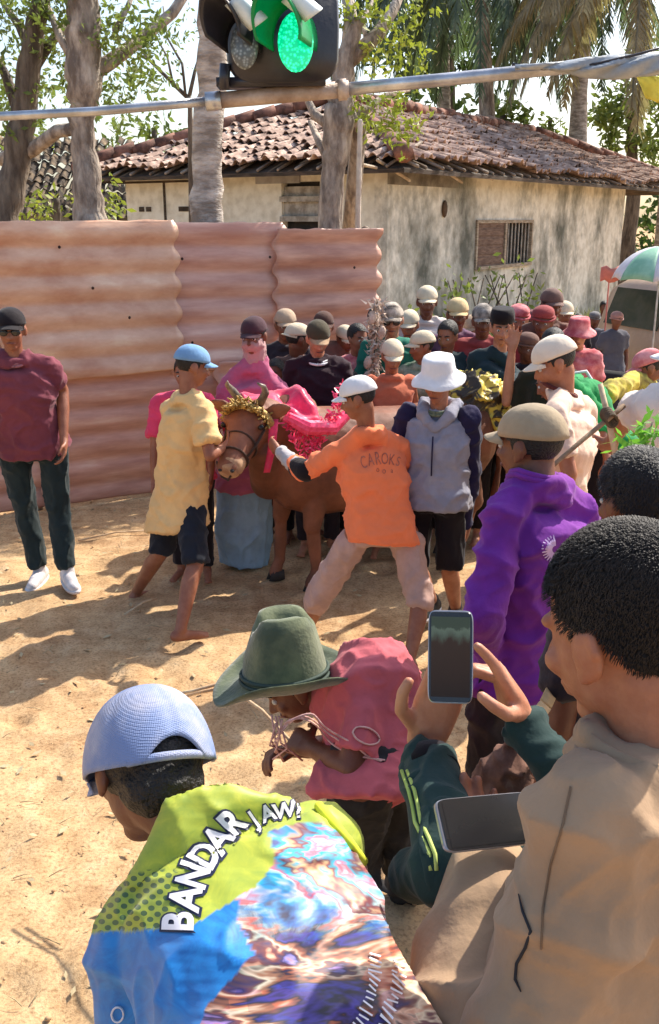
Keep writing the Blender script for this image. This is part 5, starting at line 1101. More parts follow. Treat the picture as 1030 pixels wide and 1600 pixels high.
# ---------------- man in printed jersey
random.seed(11)
hc1 = W(230, 1196, 1.40)
SKF = SK2
f1 = person('man bending down in yellow, blue and picture printed jersey and pale blue mesh cap', None, headc=hc1, s=1.04, yaw=-40, hy=-38, hpit=38, roll=-14, ov=dict(nk=(322, 1275, 1.30), shL=(222, 1462, 1.20), shR=(490, 1328, 1.33), elL=(226, 1700, 1.16), wrL=(160, 1900, 1.3), elR=(520, 1440, 1.58), wrR=(500, 1560, 1.75), hipL=(440, 1760, .90), hipR=(600, 1660, 1.02), knL=(480, 2300, .9), knR=(700, 2100, 1.05), anL=V((-.05, .8, .08)), anR=V((.2, .9, .08))),
       skin_=SKF, shirt=None, lower=dark('dark trousers', (.03, .025, .03)), v=.006, vc=.009, low='long', hair=None, fat=.85)
P = f1['P']
q = MB(); r1 = (P['shR'] - P['shL']).normalized(); sm1 = (P['shL'] + P['shR']) / 2; hm1 = (P['hipL'] + P['hipR']) / 2; ax1 = (sm1 - hm1).normalized(); fr1 = ax1.cross(r1)
sc = (P['shR'] - P['shL']).length / .33; rh1 = (P['hipR'] - P['hipL']).normalized()
if fr1.dot(CO - sm1) > 0: fr1 = -fr1
q.rings([(hm1 - ax1 * .06, rh1 * .195, fr1 * .16), (hm1, rh1 * .19, fr1 * .165), (hm1.lerp(sm1, .35), rh1.lerp(r1, .4) * .180, fr1 * .155), (hm1.lerp(sm1, .65), r1 * .185, fr1 * .16), (hm1.lerp(sm1, .88), r1 * .19, fr1 * .15), (sm1 + ax1 * .01, r1 * .165, fr1 * .105), (sm1.lerp(P['nk'], .5), r1 * .135, fr1 * .092), (P['nk'], r1 * .072, fr1 * .070)], 30, 2.4)
for a, b, c in ((P['shL'], P['elL'], P['wrL']), (P['shR'], P['elR'], P['wrR'])):
    q.limb(a.lerp(sm1, .2), a, .068, .076, 18); q.limb(a, b, .076, .066, 18); q.limb(b, b.lerp(c, .8), .066, .045, 16, (False, True))
random.seed(3)
jers = q.soft('jersey', None, f1['root'], .0055, 6, [('', (5, 5, 5), .010, 'r'), ('', (12, 12, 12), .004, 'r'), ('', 5, .010, 'n')])
me = jers.data; off = parent_world(jers)
def poly_in(x, y, pl):
    c = False; j = len(pl) - 1
    for i in range(len(pl)):
        if (pl[i][1] > y) != (pl[j][1] > y) and x < (pl[j][0] - pl[i][0]) * (y - pl[i][1]) / (pl[j][1] - pl[i][1]) + pl[i][0]: c = not c
        j = i
    return c
gr = [(420, 1300), (450, 1288), (500, 1284), (540, 1305), (585, 1362), (660, 1400), (900, 1500), (900, 1900), (200, 1900), (300, 1640), (322, 1575), (352, 1540), (398, 1490), (372, 1440), (372, 1400), (400, 1385), (432, 1345)]
bx = [100, 150, 240, 300, 372, 420]; by = [1470, 1458, 1452, 1446, 1404, 1380]
ca = me.color_attributes.new('zone', 'FLOAT_COLOR', 'POINT'); uvs = np.zeros((len(me.vertices), 4)); pu = np.zeros((len(me.vertices), 3))
for i, v in enumerate(me.vertices):
    px, py = pix(v.co + off); yl = np.interp(px, bx, by); g_ = poly_in(px, py, gr)
    d_ = 1 if (py < yl and py > yl - 92 and px < 305 - max(0, (yl - 50 - py)) * .8) else 0
    uvs[i] = (1 if py < yl else 0, 1 if g_ else 0, d_, 1); pu[i] = (px / 100, py / 100, 0)
ca.data.foreach_set('color', uvs.ravel().astype(np.float32))
pa = me.attributes.new('printpos', 'FLOAT_VECTOR', 'POINT'); pa.data.foreach_set('vector', pu.ravel().astype(np.float32))
m = bpy.data.materials.new('printed jersey'); m.use_nodes = True; nd = m.node_tree.nodes; l = m.node_tree.links; b = nd['Principled BSDF']; b.inputs['Roughness'].default_value = .55; b.inputs['Sheen Weight'].default_value = .1
az = nd.new('ShaderNodeAttribute'); az.attribute_name = 'zone'; ap = nd.new('ShaderNodeAttribute'); ap.attribute_name = 'printpos'
sx = nd.new('ShaderNodeSeparateColor'); l.new(az.outputs['Color'], sx.inputs[0])
def tn(kind, **kw):
    x = nd.new(kind)
    for k_, v_ in kw.items(): x.inputs[k_].default_value = v_
    return x
def rmp(f, st, const=False):
    r = nd.new('ShaderNodeValToRGB'); e = r.color_ramp.elements; r.color_ramp.interpolation = 'CONSTANT' if const else 'LINEAR'
    e[0].position = st[0][0]; e[0].color = (*srgb(*st[0][1]), 1); e[1].position = st[-1][0]; e[1].color = (*srgb(*st[-1][1]), 1)
    for p, c in st[1:-1]: x = e.new(p); x.color = (*srgb(*c), 1)
    l.new(f, r.inputs[0]); return r.outputs[0]
def mixc(f, a, c, mode='MIX'):
    x = nd.new('ShaderNodeMixRGB'); x.blend_type = mode
    for s_, v_ in ((0, f), (1, a), (2, c)):
        if isinstance(v_, (int, float)): x.inputs[s_].default_value = v_
        else: l.new(v_, x.inputs[s_])
    return x.outputs[0]
mp = nd.new('ShaderNodeMapping'); mp.inputs['Rotation'].default_value = (0, 0, radians(-38)); mp.inputs['Scale'].default_value = (.55, 1.5, 1); l.new(ap.outputs['Vector'], mp.inputs[0])
n1 = tn('ShaderNodeTexNoise', Scale=.8, Detail=4, Roughness=.6, Distortion=.55); l.new(mp.outputs[0], n1.inputs['Vector'])
n2 = tn('ShaderNodeTexNoise', Scale=1.5, Detail=6, Roughness=.7, Distortion=1.8); l.new(ap.outputs['Vector'], n2.inputs['Vector'])
up_ = rmp(n1.outputs[0], [(.32, (30, 40, 90)), (.38, (20, 150, 190)), (.43, (190, 210, 220)), (.46, (214, 110, 130)), (.50, (30, 170, 196)), (.54, (120, 50, 60)), (.58, (206, 176, 130)), (.62, (40, 160, 190)), (.67, (60, 60, 120)), (.74, (60, 140, 110))])
lo_ = rmp(n1.outputs[0], [(.32, (18, 14, 40)), (.38, (60, 50, 140)), (.42, (30, 20, 40)), (.46, (170, 100, 70)), (.50, (220, 190, 160)), (.53, (110, 60, 56)), (.57, (40, 30, 80)), (.61, (150, 130, 200)), (.66, (190, 130, 96)), (.74, (20, 16, 40))])
sy = nd.new('ShaderNodeSeparateXYZ'); l.new(ap.outputs['Vector'], sy.inputs[0])
mm = nd.new('ShaderNodeMath'); mm.operation = 'MULTIPLY_ADD'; mm.inputs[1].default_value = 1.6; l.new(n2.outputs[0], mm.inputs[0]); l.new(sy.outputs[1], mm.inputs[2])
m2_ = nd.new('ShaderNodeMapRange'); m2_.inputs[1].default_value = 14.6; m2_.inputs[2].default_value = 15.5; l.new(mm.outputs[0], m2_.inputs[0])
pic = mixc(m2_.outputs[0], up_, lo_)
vo = tn('ShaderNodeTexVoronoi', Scale=3.1); l.new(mp.outputs[0], vo.inputs['Vector']); pic = mixc(.35, pic, rmp(vo.outputs['Color'], [(.1, (30, 28, 60)), (.3, (70, 190, 210)), (.5, (235, 230, 225)), (.7, (190, 110, 90)), (.9, (120, 90, 190))]), 'OVERLAY')
yel = rmp(n2.outputs[0], [(.35, (140, 158, 52)), (.55, (162, 172, 52)), (.7, (182, 184, 56))])
dm = nd.new('ShaderNodeMapping'); dm.inputs['Scale'].default_value = (6.6, 8, 1); dm.inputs['Rotation'].default_value = (0, 0, radians(40)); l.new(ap.outputs['Vector'], dm.inputs[0])
vd = tn('ShaderNodeTexVoronoi', Scale=1.0, Randomness=0.0); l.new(dm.outputs[0], vd.inputs['Vector']); dots = nd.new('ShaderNodeMath'); dots.operation = 'LESS_THAN'; dots.inputs[1].default_value = .34; l.new(vd.outputs['Distance'], dots.inputs[0])
dd = nd.new('ShaderNodeMath'); dd.operation = 'MULTIPLY'; l.new(dots.outputs[0], dd.inputs[0]); l.new(sx.outputs[2], dd.inputs[1])
dkc = nd.new('ShaderNodeRGB'); dkc.outputs[0].default_value = (*srgb(70, 96, 50), 1); yel = mixc(dd.outputs[0], yel, dkc.outputs[0])
blu = rmp(n2.outputs[0], [(.35, (0, 98, 172)), (.6, (8, 124, 196))])
c_ = mixc(sx.outputs[0], blu, yel); c_ = mixc(sx.outputs[1], c_, pic); l.new(c_, b.inputs['Base Color'])
nb = tn('ShaderNodeTexNoise', Scale=1.0, Detail=2); mb2 = nd.new('ShaderNodeMapping'); mb2.inputs['Rotation'].default_value = (0, 0, radians(-42)); mb2.inputs['Scale'].default_value = (.35, 2.2, 1); l.new(ap.outputs['Vector'], mb2.inputs[0]); l.new(mb2.outputs[0], nb.inputs['Vector'])
bp = nd.new('ShaderNodeBump'); bp.inputs['Strength'].default_value = .28; bp.inputs['Distance'].default_value = .02; l.new(nb.outputs[0], bp.inputs['Height']); l.new(bp.outputs[0], b.inputs['Normal'])
me.materials.append(m)
bj = shirt_bvh(jers)
letters([('B', 279, 1442, 87, 46, 33), ('A', 290, 1405, 80, 46, 34), ('N', 302, 1369, 72, 46, 30), ('D', 319, 1337, 63, 44, 30), ('A', 340, 1311, 52, 44, 32), ('R', 361, 1285, 45, 42, 30)], bj, jers, ltw, ltk)
letters([('J', 396, 1280, 34, 29, 17), ('A', 418, 1271, 20, 27, 19), ('W', 444, 1267, 10, 25, 21), ('I', 466, 1267, 6, 24, 17)], bj, jers, ltw, ltk)
# stacked pale marks on the flank and the small round badge
r_ = random.Random(5); mb = MB()
for row in range(2):
    for k in range(16):
        t = k / 15; cx = 622 + 8 * t - 44 * t * t - row * 38; cy = 1490 + 130 * t + row * 5; L = r_.uniform(7, 13); a = radians(150 + r_.uniform(-16, 16)); vs = []
        for sg, s2 in ((-1, -1), (-1, 1), (1, 1), (1, -1)):
            vs.append(lay(bj, cx + sg * L * cos(a) + s2 * 1.4 * sin(a), cy - sg * L * sin(a) + s2 * 1.4 * cos(a), .004))
        if None not in vs and max((vs[i] - vs[i - 1]).length for i in range(4)) < .05: mb.add(vs, [(0, 1, 2, 3)])
if mb.v: mb.build('flank_print', ltw, jers, False)
mb = MB(); ring = [lay(bj, 186 + 9 * cos(a), 1583 + 12 * sin(a), .004) for a in [2 * pi * i / 16 for i in range(17)]]
if None not in ring: mb.tube(ring, .0016, 5); mb.build('badge', ltw, jers)
# yellow seam piping at the far shoulder
pp = [lay(bj, x, y, .003) for x, y in ((498, 1262), (520, 1290), (545, 1322), (565, 1345), (585, 1366))]; pp = [p for p in pp if p is not None]
if len(pp) > 2: mb = MB(); mb.tube(pp, .008, 8); mb.build('piping', M('lemon piping', (.8, .85, .05), (.7, .75, .05), bump=0), jers)
# hair and mesh cap
L1 = f1['L']; s1 = f1['s']
mb = MB(); mb.ell(L1(0, -.020 * s1, .018 * s1), (f1['R'] * .083 * s1, f1['F'] * .103 * s1, f1['U'] * .082 * s1), 24, 14); mb.ell(L1(0, -.055 * s1, -.035 * s1), (f1['R'] * .070, f1['F'] * .062, f1['U'] * .06), 18, 10)
mb.soft('hair', hairm, f1['root'], .006, 3, [('', 60, .004, 'n')])
capm = M('pale blue mesh cap', srgb(160, 162, 180), srgb(120, 136, 174), srgb(188, 184, 192), scale=7, rough=.7, bump=.0, lo=.42, hi=.58)
b_ = capm.node_tree.nodes['Principled BSDF']; nd = capm.node_tree.nodes; l = capm.node_tree.links
tcx = nd.new('ShaderNodeTexCoord'); hx = nd.new('ShaderNodeTexVoronoi'); hx.inputs['Scale'].default_value = 300; hx.inputs['Randomness'].default_value = .15; l.new(tcx.outputs['Object'], hx.inputs[0]); bpx = nd.new('ShaderNodeBump'); bpx.inputs['Strength'].default_value = .4; bpx.inputs['Distance'].default_value = .004; l.new(hx.outputs[0], bpx.inputs['Height']); l.new(bpx.outputs[0], b_.inputs['Normal'])
mb = MB(); cap_dome(mb, L1, s1, rx=.102, ry=.124, rz=.130, z0=-.006, arch=(.50, .27), n=90, m=24); mb.ell(L1(0, -.012, .128), (f1['R'] * .008, f1['F'] * .008, f1['U'] * .005)); cp1 = mb.build('cap', capm, f1['root'])
mb = MB(); cap_brim(mb, L1, s1 * 1.12, ln=.078, z0=.006); mb.build('brim', capm, cp1)
mb = MB(); mb.tube([L1(.100 * s1 * sin(a), (-.008 + .120 * cos(a)) * s1, -.010 * s1) for a in [pi + radians(x) for x in range(-42, 43, 6)]], .007, 8); mb.build('strap', capm, cp1)
# ---------------- man in khaki at the right front
hc2 = W(975, 985, 1.20)
f2 = person('man with cropped black hair in a khaki shirt, very near at the lower right', None, headc=hc2, s=1.22, yaw=-38, hy=-38, hpit=20, ov=dict(nk=(1012, 1165, 1.13), shL=(925, 1300, 1.04), shR=(1160, 1215, 1.30), elL=(835, 1640, .98), wrL=(790, 1385, 1.27), elR=(1250, 1700, 1.2), wrR=(1100, 1900, 1.3)),
       skin_=SK4, shirt=None, lower=dark('dark trousers', (.03, .025, .03)), hair=None, v=.005, vc=.009, eyes=False, hands=dict(L=dict(d=V((-.2, .8, .2)), pn=V((0, .3, 1)), ts=V((-1, 0, .2)), curl=(.3, .3, .3, .3))))
P = f2['P']; sm2 = (P['shL'] + P['shR']) / 2; hm2 = (P['hipL'] + P['hipR']) / 2; r2 = (P['shR'] - P['shL']).normalized(); fr2 = (sm2 - hm2).normalized().cross(r2)
q = MB(); q.rings([(hm2 - V((0, 0, .1)), r2 * .21, fr2 * .16), (hm2.lerp(sm2, .4), r2 * .20, fr2 * .15), (hm2.lerp(sm2, .75), r2 * .205, fr2 * .145), (sm2.lerp(hm2, .04), r2 * .19, fr2 * .12), (sm2.lerp(P['nk'], .42), r2 * .115, fr2 * .082), (P['nk'], r2 * .078, fr2 * .078)], 30, 2.4)
q.limb(P['shL'].lerp(sm2, .25), P['shL'], .075, .082, 20); q.limb(P['shL'], P['elL'], .082, .085, 20); q.limb(P['nk'] + V((-.03, -.03, -.09)), P['shL'].lerp(P['elL'], .35), .075, .09, 20); q.limb(P['shL'].lerp(sm2, .4), P['elL'].lerp(hm2, .3), .10, .13, 20)
q.limb(P['shR'].lerp(sm2, .25), P['shR'], .075, .08, 20); q.limb(P['shR'], P['elR'], .08, .07, 20); q.limb(P['elR'], P['wrR'], .07, .05, 16)
kh = q.soft('shirt', c_khaki, f2['root'], .007, 8, [('', (5, 5, 6), .014, 'r'), ('', (13, 13, 15), .005, 'r'), ('', 4, .014, 'n')])
for c_pts in (((893, 1230), (880, 1290), (862, 1350), (850, 1420), (846, 1490)),):
    bk_ = shirt_bvh(kh); pp_ = [lay(bk_, x, y, .0012) for x, y in c_pts]; pp_ = [p for p in pp_ if p is not None]
    if len(pp_) > 2:
        pp_ = [lay(bk_, *pix(pp_[i].lerp(pp_[i + 1], t / 8)), .0012) or pp_[i] for i in range(len(pp_) - 1) for t in range(8)]; mb = MB(); mb.tube(pp_, .0016, 5); mb.build('seam', cloth('khaki seam', (120, 98, 76)), kh)
q = MB(); q.limb(P['elL'], W(735, 1600, 1.06), .088, .085, 20); q.limb(W(735, 1600, 1.06), W(765, 1395, 1.24), .09, .075, 20); q.limb(W(765, 1395, 1.24), W(800, 1372, 1.27), .075, .055, 18, (False, True))
q.soft('sleeve', c_khaki, f2['root'], .007, 6, [('', (7, 7, 5), .012, 'r'), ('', 5, .010, 'n')])
mb = MB(); sw = lambda x, y: lay(bk2, x, y, .002)
bk2 = shirt_bvh(kh); pts = [sw(x, y) for x, y in ((812, 1398), (818, 1425), (830, 1455), (822, 1480), (808, 1505), (806, 1530), (815, 1550))]; pts = [p for p in pts if p is not None]
if len(pts) > 2: mb.tube(pts, [.0008] + [.0019] * (len(pts) - 2) + [.0008], 6); mb.build('seam', dark('dark seam', (.03, .03, .035)), kh)
nk2 = P['nk']; mb = MB(); g = []
for j in range(5):
    g.append([nk2 + r2 * sin(a) * (.080 + .006 * j) - fr2 * cos(a) * (.080 + .008 * j) + V((0, 0, .008 - .014 * j + .006 * cos(a))) for a in [2 * pi * i / 30 * .96 + .12 for i in range(31)]])
mb.sheet(g, .006); mb.build('collar', c_khaki, kh)
# cropped hair: cap of hair plus thousands of short strands
L2 = f2['L']; s2 = f2['s']
def scalp(a, t, k=1.0): return (.079 * k * sin(t) * sin(a), -.018 + .100 * k * sin(t) * cos(a), .034 + .091 * k * cos(t))
def hk(c):
    x, y, zz = c
    if zz < -.075: return False
    if y > .03: return zz > .055 + (y - .03) * .2
    if y > .012: return zz > .028
    if y > -.028: return zz > .018 + abs(y + .008) * .2
    return zz > max(-.072, .012 - (-.028 - y) * 2.2)
mb = MB(); n, m_ = 64, 34; vs = [scalp(2 * pi * i / n, pi * .8 * j / m_) for j in range(m_ + 1) for i in range(n)]; fs = []
for j in range(m_):
    for i in range(n):
        p = j * n + i; w_ = j * n + (i + 1) % n; cc = [sum(vs[x][k] for x in (p, w_, w_ + n, p + n)) / 4 for k in range(3)]
        if hk(cc): fs.append((p, w_, w_ + n, p + n))
mb.add([L2(x * s2, y * s2, zz * s2) for x, y, zz in vs], fs); hr_ = mb.build('hair', M('near black hair', (.012, .010, .009), (.008, .007, .006), scale=40, rough=.7, bump=0, spec=.2), f2['root'])
def strands(L, s, parent, N, ln, mat, seed, keepf=hk):
    r = random.Random(seed); mb = MB()
    for _ in range(N):
        a = r.uniform(0, 2 * pi); t = math.acos(r.uniform(-.75, 1)); c = scalp(a, t, 1.0)
        if not keepf(c) and not (keepf((c[0], c[1], c[2] + .012)) and r.random() < .5): continue
        p = L(c[0] * s, c[1] * s, c[2] * s); o_ = L(0, -.018 * s, .02 * s); nn = (p - o_).normalized(); fl = (L(0, .02, -.03) - L(0, 0, 0)).normalized(); q = (nn + fl * (.6 + .5 * (1 - c[2] * 9)) + V((r.gauss(0, .22), r.gauss(0, .22), r.gauss(0, .22)))).normalized(); q = (q + fl * 1.1).normalized()
        sd2 = q.cross(nn); sd2 = (sd2.normalized() if sd2.length > 1e-4 else V((1, 0, 0))) * .00055; l_ = ln * r.uniform(.6, 1.25); mid = p + nn * .3 * l_ + q * l_ * .4
        mb.add([p - sd2, p + sd2, mid + sd2, mid - sd2, p + q * l_], [(0, 1, 2, 3), (3, 2, 4)])
    return mb.build('hair_strands', mat, parent, False)
strands(L2, s2, hr_, 34000, .010, M('black strand', (.022, .017, .015), (.012, .01, .01), rough=.6, spec=.25, bump=0), 3)
# man whose black hair shows just behind
f6 = person('dark haired man in front of the leaves, only his black hair above the near head', (1003, 700), 1.7, yaw=-20, Y=2.1, skin_=SK2, shirt=c_blk2, lower=c_black, hair=hairm, v=.008, vc=.012, hpit=12)
strands(f6['L'], f6['s'], [c for c in f6['root'].children if c.name.startswith('hair')][0], 9000, .018, M('blue black strand', (.016, .016, .022), (.01, .01, .014), rough=.55, spec=.3, bump=0), 4)
# ---------------- person in green track jacket filming
hc3 = W(1015, 1050, 1.62)
f3 = person('person in dark green track jacket with lime piping, arms raised to film with a phone', None, headc=hc3, s=.98, yaw=-50, hy=-45, ov=dict(nk=(1005, 1180, 1.60), shL=(918, 1318, 1.44), shR=(1085, 1260, 1.60), elL=(704, 1345, 1.30), wrL=(664, 1160, 1.56), elR=(905, 1262, 1.40), wrR=(812, 1122, 1.52)),
       skin_=SK3, shirt=c_dkgreen, sleeve='long', lower=dark('dark trousers', (.03, .025, .03)), v=.0045, vc=.008, hs=1.18, hands=dict(L=dict(d=V((.28, .10, .95)), pn=V((.2, -1, .1)), ts=V((-1, 0, .1)), curl=(.12, .12, .14, .16), thumb=.2), R=dict(d=(W(772, 1030, 1.52) - W(812, 1122, 1.52)), pn=V((-1, -.1, -.35)), ts=V((0, -1, .0)), curl=(.12, .80, .9, .95), thumb=.45)))
P = f3['P']; lime = M('lime piping', srgb(196, 210, 120), srgb(160, 180, 90), bump=0)
q = MB(); q.limb(P['elL'], P['elL'] + V((-.0, .0, -.02)), .060, .060); q.limb(P['elL'], P['elL'].lerp(P['wrL'], .8), .062, .050, 20, (False, True)); q.limb(P['elL'].lerp(P['shL'], .5), P['elL'], .066, .062, 20); q.limb(P['elL'], W(652, 1372, 1.40), .058, .045, 16)
ls = q.soft('sleeve', c_dkgreen, f3['root'], .007, 4, [('', 9, .008, 'r')])
bls = shirt_bvh(ls)
for off_ in (0, 9):
    pts = [lay(bls, x + off_, y, .002) for x, y in ((624, 1180), (629, 1205), (640, 1235), (646, 1260), (650, 1285), (662, 1310), (672, 1335), (674, 1360))]; pts = [p for p in pts if p is not None]
    if len(pts) > 2: mb = MB(); mb.tube(pts, .0035, 6); mb.build('piping', lime, ls)
q = MB(); a = P['elL'].lerp(P['wrL'], .70); c = P['elL'].lerp(P['wrL'], .84); q.rings([(a, (c - a).orthogonal().normalized() * .052, (c - a).normalized().cross((c - a).orthogonal().normalized()) * .052), (c, (c - a).orthogonal().normalized() * .048, (c - a).normalized().cross((c - a).orthogonal().normalized()) * .048)], 24); q.build('cuff', c_black, ls)
def phone(name, c, rx, uy, w_, h_, label, pic):
    """rx: to the right of the screen, uy: up the screen"""
    rx = rx.normalized(); uy = (uy - rx * uy.dot(rx)).normalized(); nn = rx.cross(uy).normalized()
    if nn.dot(CO - c) < 0: nn = -nn
    root = empty(name, c, label, 'phone'); mb = MB()
    mb.rings([(c - nn * .0045, rx * w_ * .49, uy * h_ * .49), (c - nn * .003, rx * w_ * .5, uy * h_ * .5), (c + nn * .003, rx * w_ * .5, uy * h_ * .5), (c + nn * .004, rx * w_ * .49, uy * h_ * .49)], 48, 9)
    mb.build('case', M('grey phone rim', (.45, .45, .48), (.3, .3, .32), rough=.3, metal=.6, bump=0), root, False)
    mb = MB(); mb.rings([(c + nn * .0042, rx * w_ * .475, uy * h_ * .485), (c + nn * .0052, rx * w_ * .47, uy * h_ * .48)], 48, 12); mb.build('glass', blackp, root, False)
    vs = [c + nn * .0056 + rx * (i * w_ * .43) + uy * (j * h_ * .43) for i, j in ((-1, -1), (1, -1), (1, 1), (-1, 1))]
    me_ = bpy.data.meshes.new('screen'); me_.from_pydata([tuple(v - c) for v in vs], [], [(0, 1, 2, 3)]); me_.uv_layers.new(name='uv')
    for k_, uv in enumerate(((0, 0), (1, 0), (1, 1), (0, 1))): me_.uv_layers[0].data[k_].uv = uv
    new_obj('screen', me_, root, pic); return root
sm_ = bpy.data.materials.new('dim phone screen'); sm_.use_nodes = True; nd = sm_.node_tree.nodes; l = sm_.node_tree.links; b = nd['Principled BSDF']; b.inputs['Roughness'].default_value = .45; b.inputs['Specular IOR Level'].default_value = .15
tc = nd.new('ShaderNodeTexCoord'); sp = nd.new('ShaderNodeSeparateXYZ'); l.new(tc.outputs['UV'], sp.inputs[0]); nz = nd.new('ShaderNodeTexNoise'); nz.inputs['Scale'].default_value = 5; nz.inputs['Detail'].default_value = 4; l.new(tc.outputs['UV'], nz.inputs[0])
ad = nd.new('ShaderNodeMath'); ad.operation = 'MULTIPLY_ADD'; ad.inputs[1].default_value = .25; l.new(nz.outputs[0], ad.inputs[0]); l.new(sp.outputs[1], ad.inputs[2])
cr = nd.new('ShaderNodeValToRGB'); e = cr.color_ramp.elements; e[0].position = .1; e[0].color = (.014, .010, .009, 1); e[1].position = 1.0; e[1].color = (.03, .04, .03, 1)
for p_, c0_ in ((.45, (.022, .014, .011)), (.8, (.026, .017, .013)), (.9, (.05, .065, .05)), (.97, (.065, .085, .065))): x = e.new(p_); x.color = (*c0_, 1)
l.new(ad.outputs[0], cr.inputs[0]); l.new(cr.outputs[0], b.inputs['Base Color']); l.new(cr.outputs[0], b.inputs['Emission Color']); b.inputs['Emission Strength'].default_value = .5
pc = W(704, 1026, 1.50); phone('phone', pc, W(740, 1024, 1.53) - W(668, 1022, 1.54), W(703, 948, 1.565) - W(708, 1100, 1.50), .077, .158, 'upright black phone filming the bull, screen dim, held in both hands', sm_)
pc = W(762, 1284, 1.24); phone('phone', pc, W(845, 1264, 1.26) - W(662, 1282, 1.20), V((.05, .72, .55)), .162, .078, 'black phone held sideways above the khaki sleeve, its upper edge gleaming', blackp)
# ---------------- cloth bag with tan strap
bagm = M('brown crumpled cloth', srgb(132, 98, 82), srgb(88, 60, 50), srgb(176, 150, 128), scale=9, rough=.9, bump=.6, bscale=25)
bc = W(783, 1214, 1.66); bg_ = empty('bag', bc, 'brown crumpled cloth bag with a tan strap hanging by the purple jersey', 'bag'); mb = MB()
mb.rings([(bc + V((.0, .0, -.10)), V((.065, 0, 0)), V((0, .04, 0))), (bc + V((0, 0, -.03)), V((.062, 0, 0)), V((0, .045, 0))), (bc + V((.008, 0, .03)), V((.045, 0, 0)), V((0, .035, 0))), (bc + V((.02, .01, .065)), V((.014, 0, 0)), V((0, .014, 0))), (bc + V((.022, .01, .085)), V((.022, 0, 0)), V((0, .018, 0)))], 18, 2.6)
mb.soft('pouch', bagm, bg_, .007, 3, [('', 26, .008, 'r')])
mb = MB(); a, c = W(803, 1172, 1.68), W(852, 1102, 1.85); sdv = (W(812, 1178, 1.68) - W(800, 1168, 1.68)).normalized() * .016; mb.sheet([[a.lerp(c, t) - sdv, a.lerp(c, t), a.lerp(c, t) + sdv] for t in (0, .33, .66, 1)], .005); mb.sheet([[c.lerp(W(900, 1000, 2.35), t) - sdv, c.lerp(W(900, 1000, 2.35), t) + sdv] for t in (.02, .5, 1)], .005); mb.build('strap', cloth('tan webbing', (196, 164, 120)), bg_)
# crossed canes and leafy branch on the right
cane = M('brown cane', (.36, .25, .15), (.2, .13, .08), scale=12, stretch=(1, 1, 1)); mb = MB()
mb.tube([W(850, 740, 3.3), W(905, 692, 3.4), W(962, 645, 3.5), W(975, 634, 3.52)], [.008, .009, .010, .010], 8); st = mb.build('cane', cane); tag(st, 'brown cane slanting up to the right across the beige tee', 'cane')
mb = MB(); mb.tube([W(938, 600, 3.6), W(952, 660, 3.55), W(972, 760, 3.5)], [.010, .012, .013], 8); st = mb.build('cane', M('pale bamboo', (.62, .48, .32), (.42, .3, .18), scale=10)); tag(st, 'pale bamboo cane standing upright where the brown cane is tied', 'cane')
mb = MB()
for k in range(5): mb.tube([W(952 + 9 * cos(a) + k * 2 - 4, 652 + 10 * sin(a) + k * 2.6 - 5, 3.48 + .03 * sin(a + 1)) for a in [2 * pi * i / 10 for i in range(11)]], .006, 6)
tag(mb.build('lashing', dark('dark lashing', (.12, .09, .06))), 'dark knotted lashing that ties the two crossed canes', 'rope')
lb = empty('leafy_branch', W(1010, 720, 3.0), 'bunch of vivid green leaves between the black hair and the white shirt', 'leaves'); cl = [(tuple(W(x, y, 3.05)), (.045, .05, .04)) for x, y in ((985, 700), (1000, 682), (1015, 668), (1030, 660), (1020, 695), (1000, 705), (1035, 690), (975, 690), (1045, 675))]; leaves('leaves', cl, .020, 620, LV, lb, long=2.6, seed=77)
mb = MB(); mb.tube([W(1000, 760, 3.0), W(1005, 710, 3.05), W(1020, 660, 3.08)], [.008, .006, .004], 6); mb.build('stem', BKD, lb)
# ---------------- umbrella, van and motorcycle at the far right
ub = G(1022, 560); uy_ = 10.2; uc = W(1032, 416, uy_); um = empty('umbrella', V((uc.x, uc.y, 0)), 'green and white gored umbrella open above the distant people', 'umbrella'); zt = W(1032, 385, uy_).z; R_ = .48
gm = [M('green canopy', srgb(150, 196, 170), srgb(124, 176, 148), rough=.6, bump=.1), M('white canopy', (.72, .70, .74), (.62, .6, .64), rough=.6, bump=.1), M('pink canopy', srgb(214, 140, 140), srgb(190, 110, 112), rough=.6, bump=.1)]
for k in range(8):
    g = []
    for j in range(9):
        t = j / 8; row = []
        for i in range(9):
            a = 2 * pi * (k + i / 8) / 8 + .35; sag = 1 - .07 * sin(pi * i / 8) * t; rr = R_ * sin(t * 1.25) / sin(1.25) * sag; row.append(V((uc.x + rr * cos(a), uc.y + rr * sin(a), zt - .33 * (1 - cos(t * 1.25)) / (1 - cos(1.25)) + .02 * sin(pi * i / 8) * t)))
        g.append(row)
    mb = MB(); mb.sheet(g, .004); mb.build('canopy_panel', gm[0] if k % 2 == 0 else gm[1], um)
    a = 2 * pi * k / 8 + .35; mb = MB(); mb.tube([V((uc.x + R_ * sin(t * 1.25) / sin(1.25) * cos(a), uc.y + R_ * sin(t * 1.25) / sin(1.25) * sin(a), zt - .01 - .33 * (1 - cos(t * 1.25)) / (1 - cos(1.25)))) for t in [i / 6 for i in range(7)]], .004, 5); mb.build('rib', gal, um)
mb = MB(); mb.limb(V((uc.x, uc.y, 0)), V((uc.x, uc.y, zt + .06)), .012, .010, 8); mb.build('pole', gal, um)
mb = MB(); q0 = W(938, 440, 10.6); mb.sheet([[q0 + V((i * .05, .02 * sin(i + j), j * .05 + .02 * sin(i * 2))) for i in range(5)] for j in range(4)], .006); mb.limb(q0 + V((.1, .02, 0)), V((q0.x + .1, q0.y + .02, 0)), .008, .008, 6); tag(mb.build('flag', cloth('faded red flag', (214, 130, 120))), 'small faded red flag on a stick beside the umbrella', 'flag')
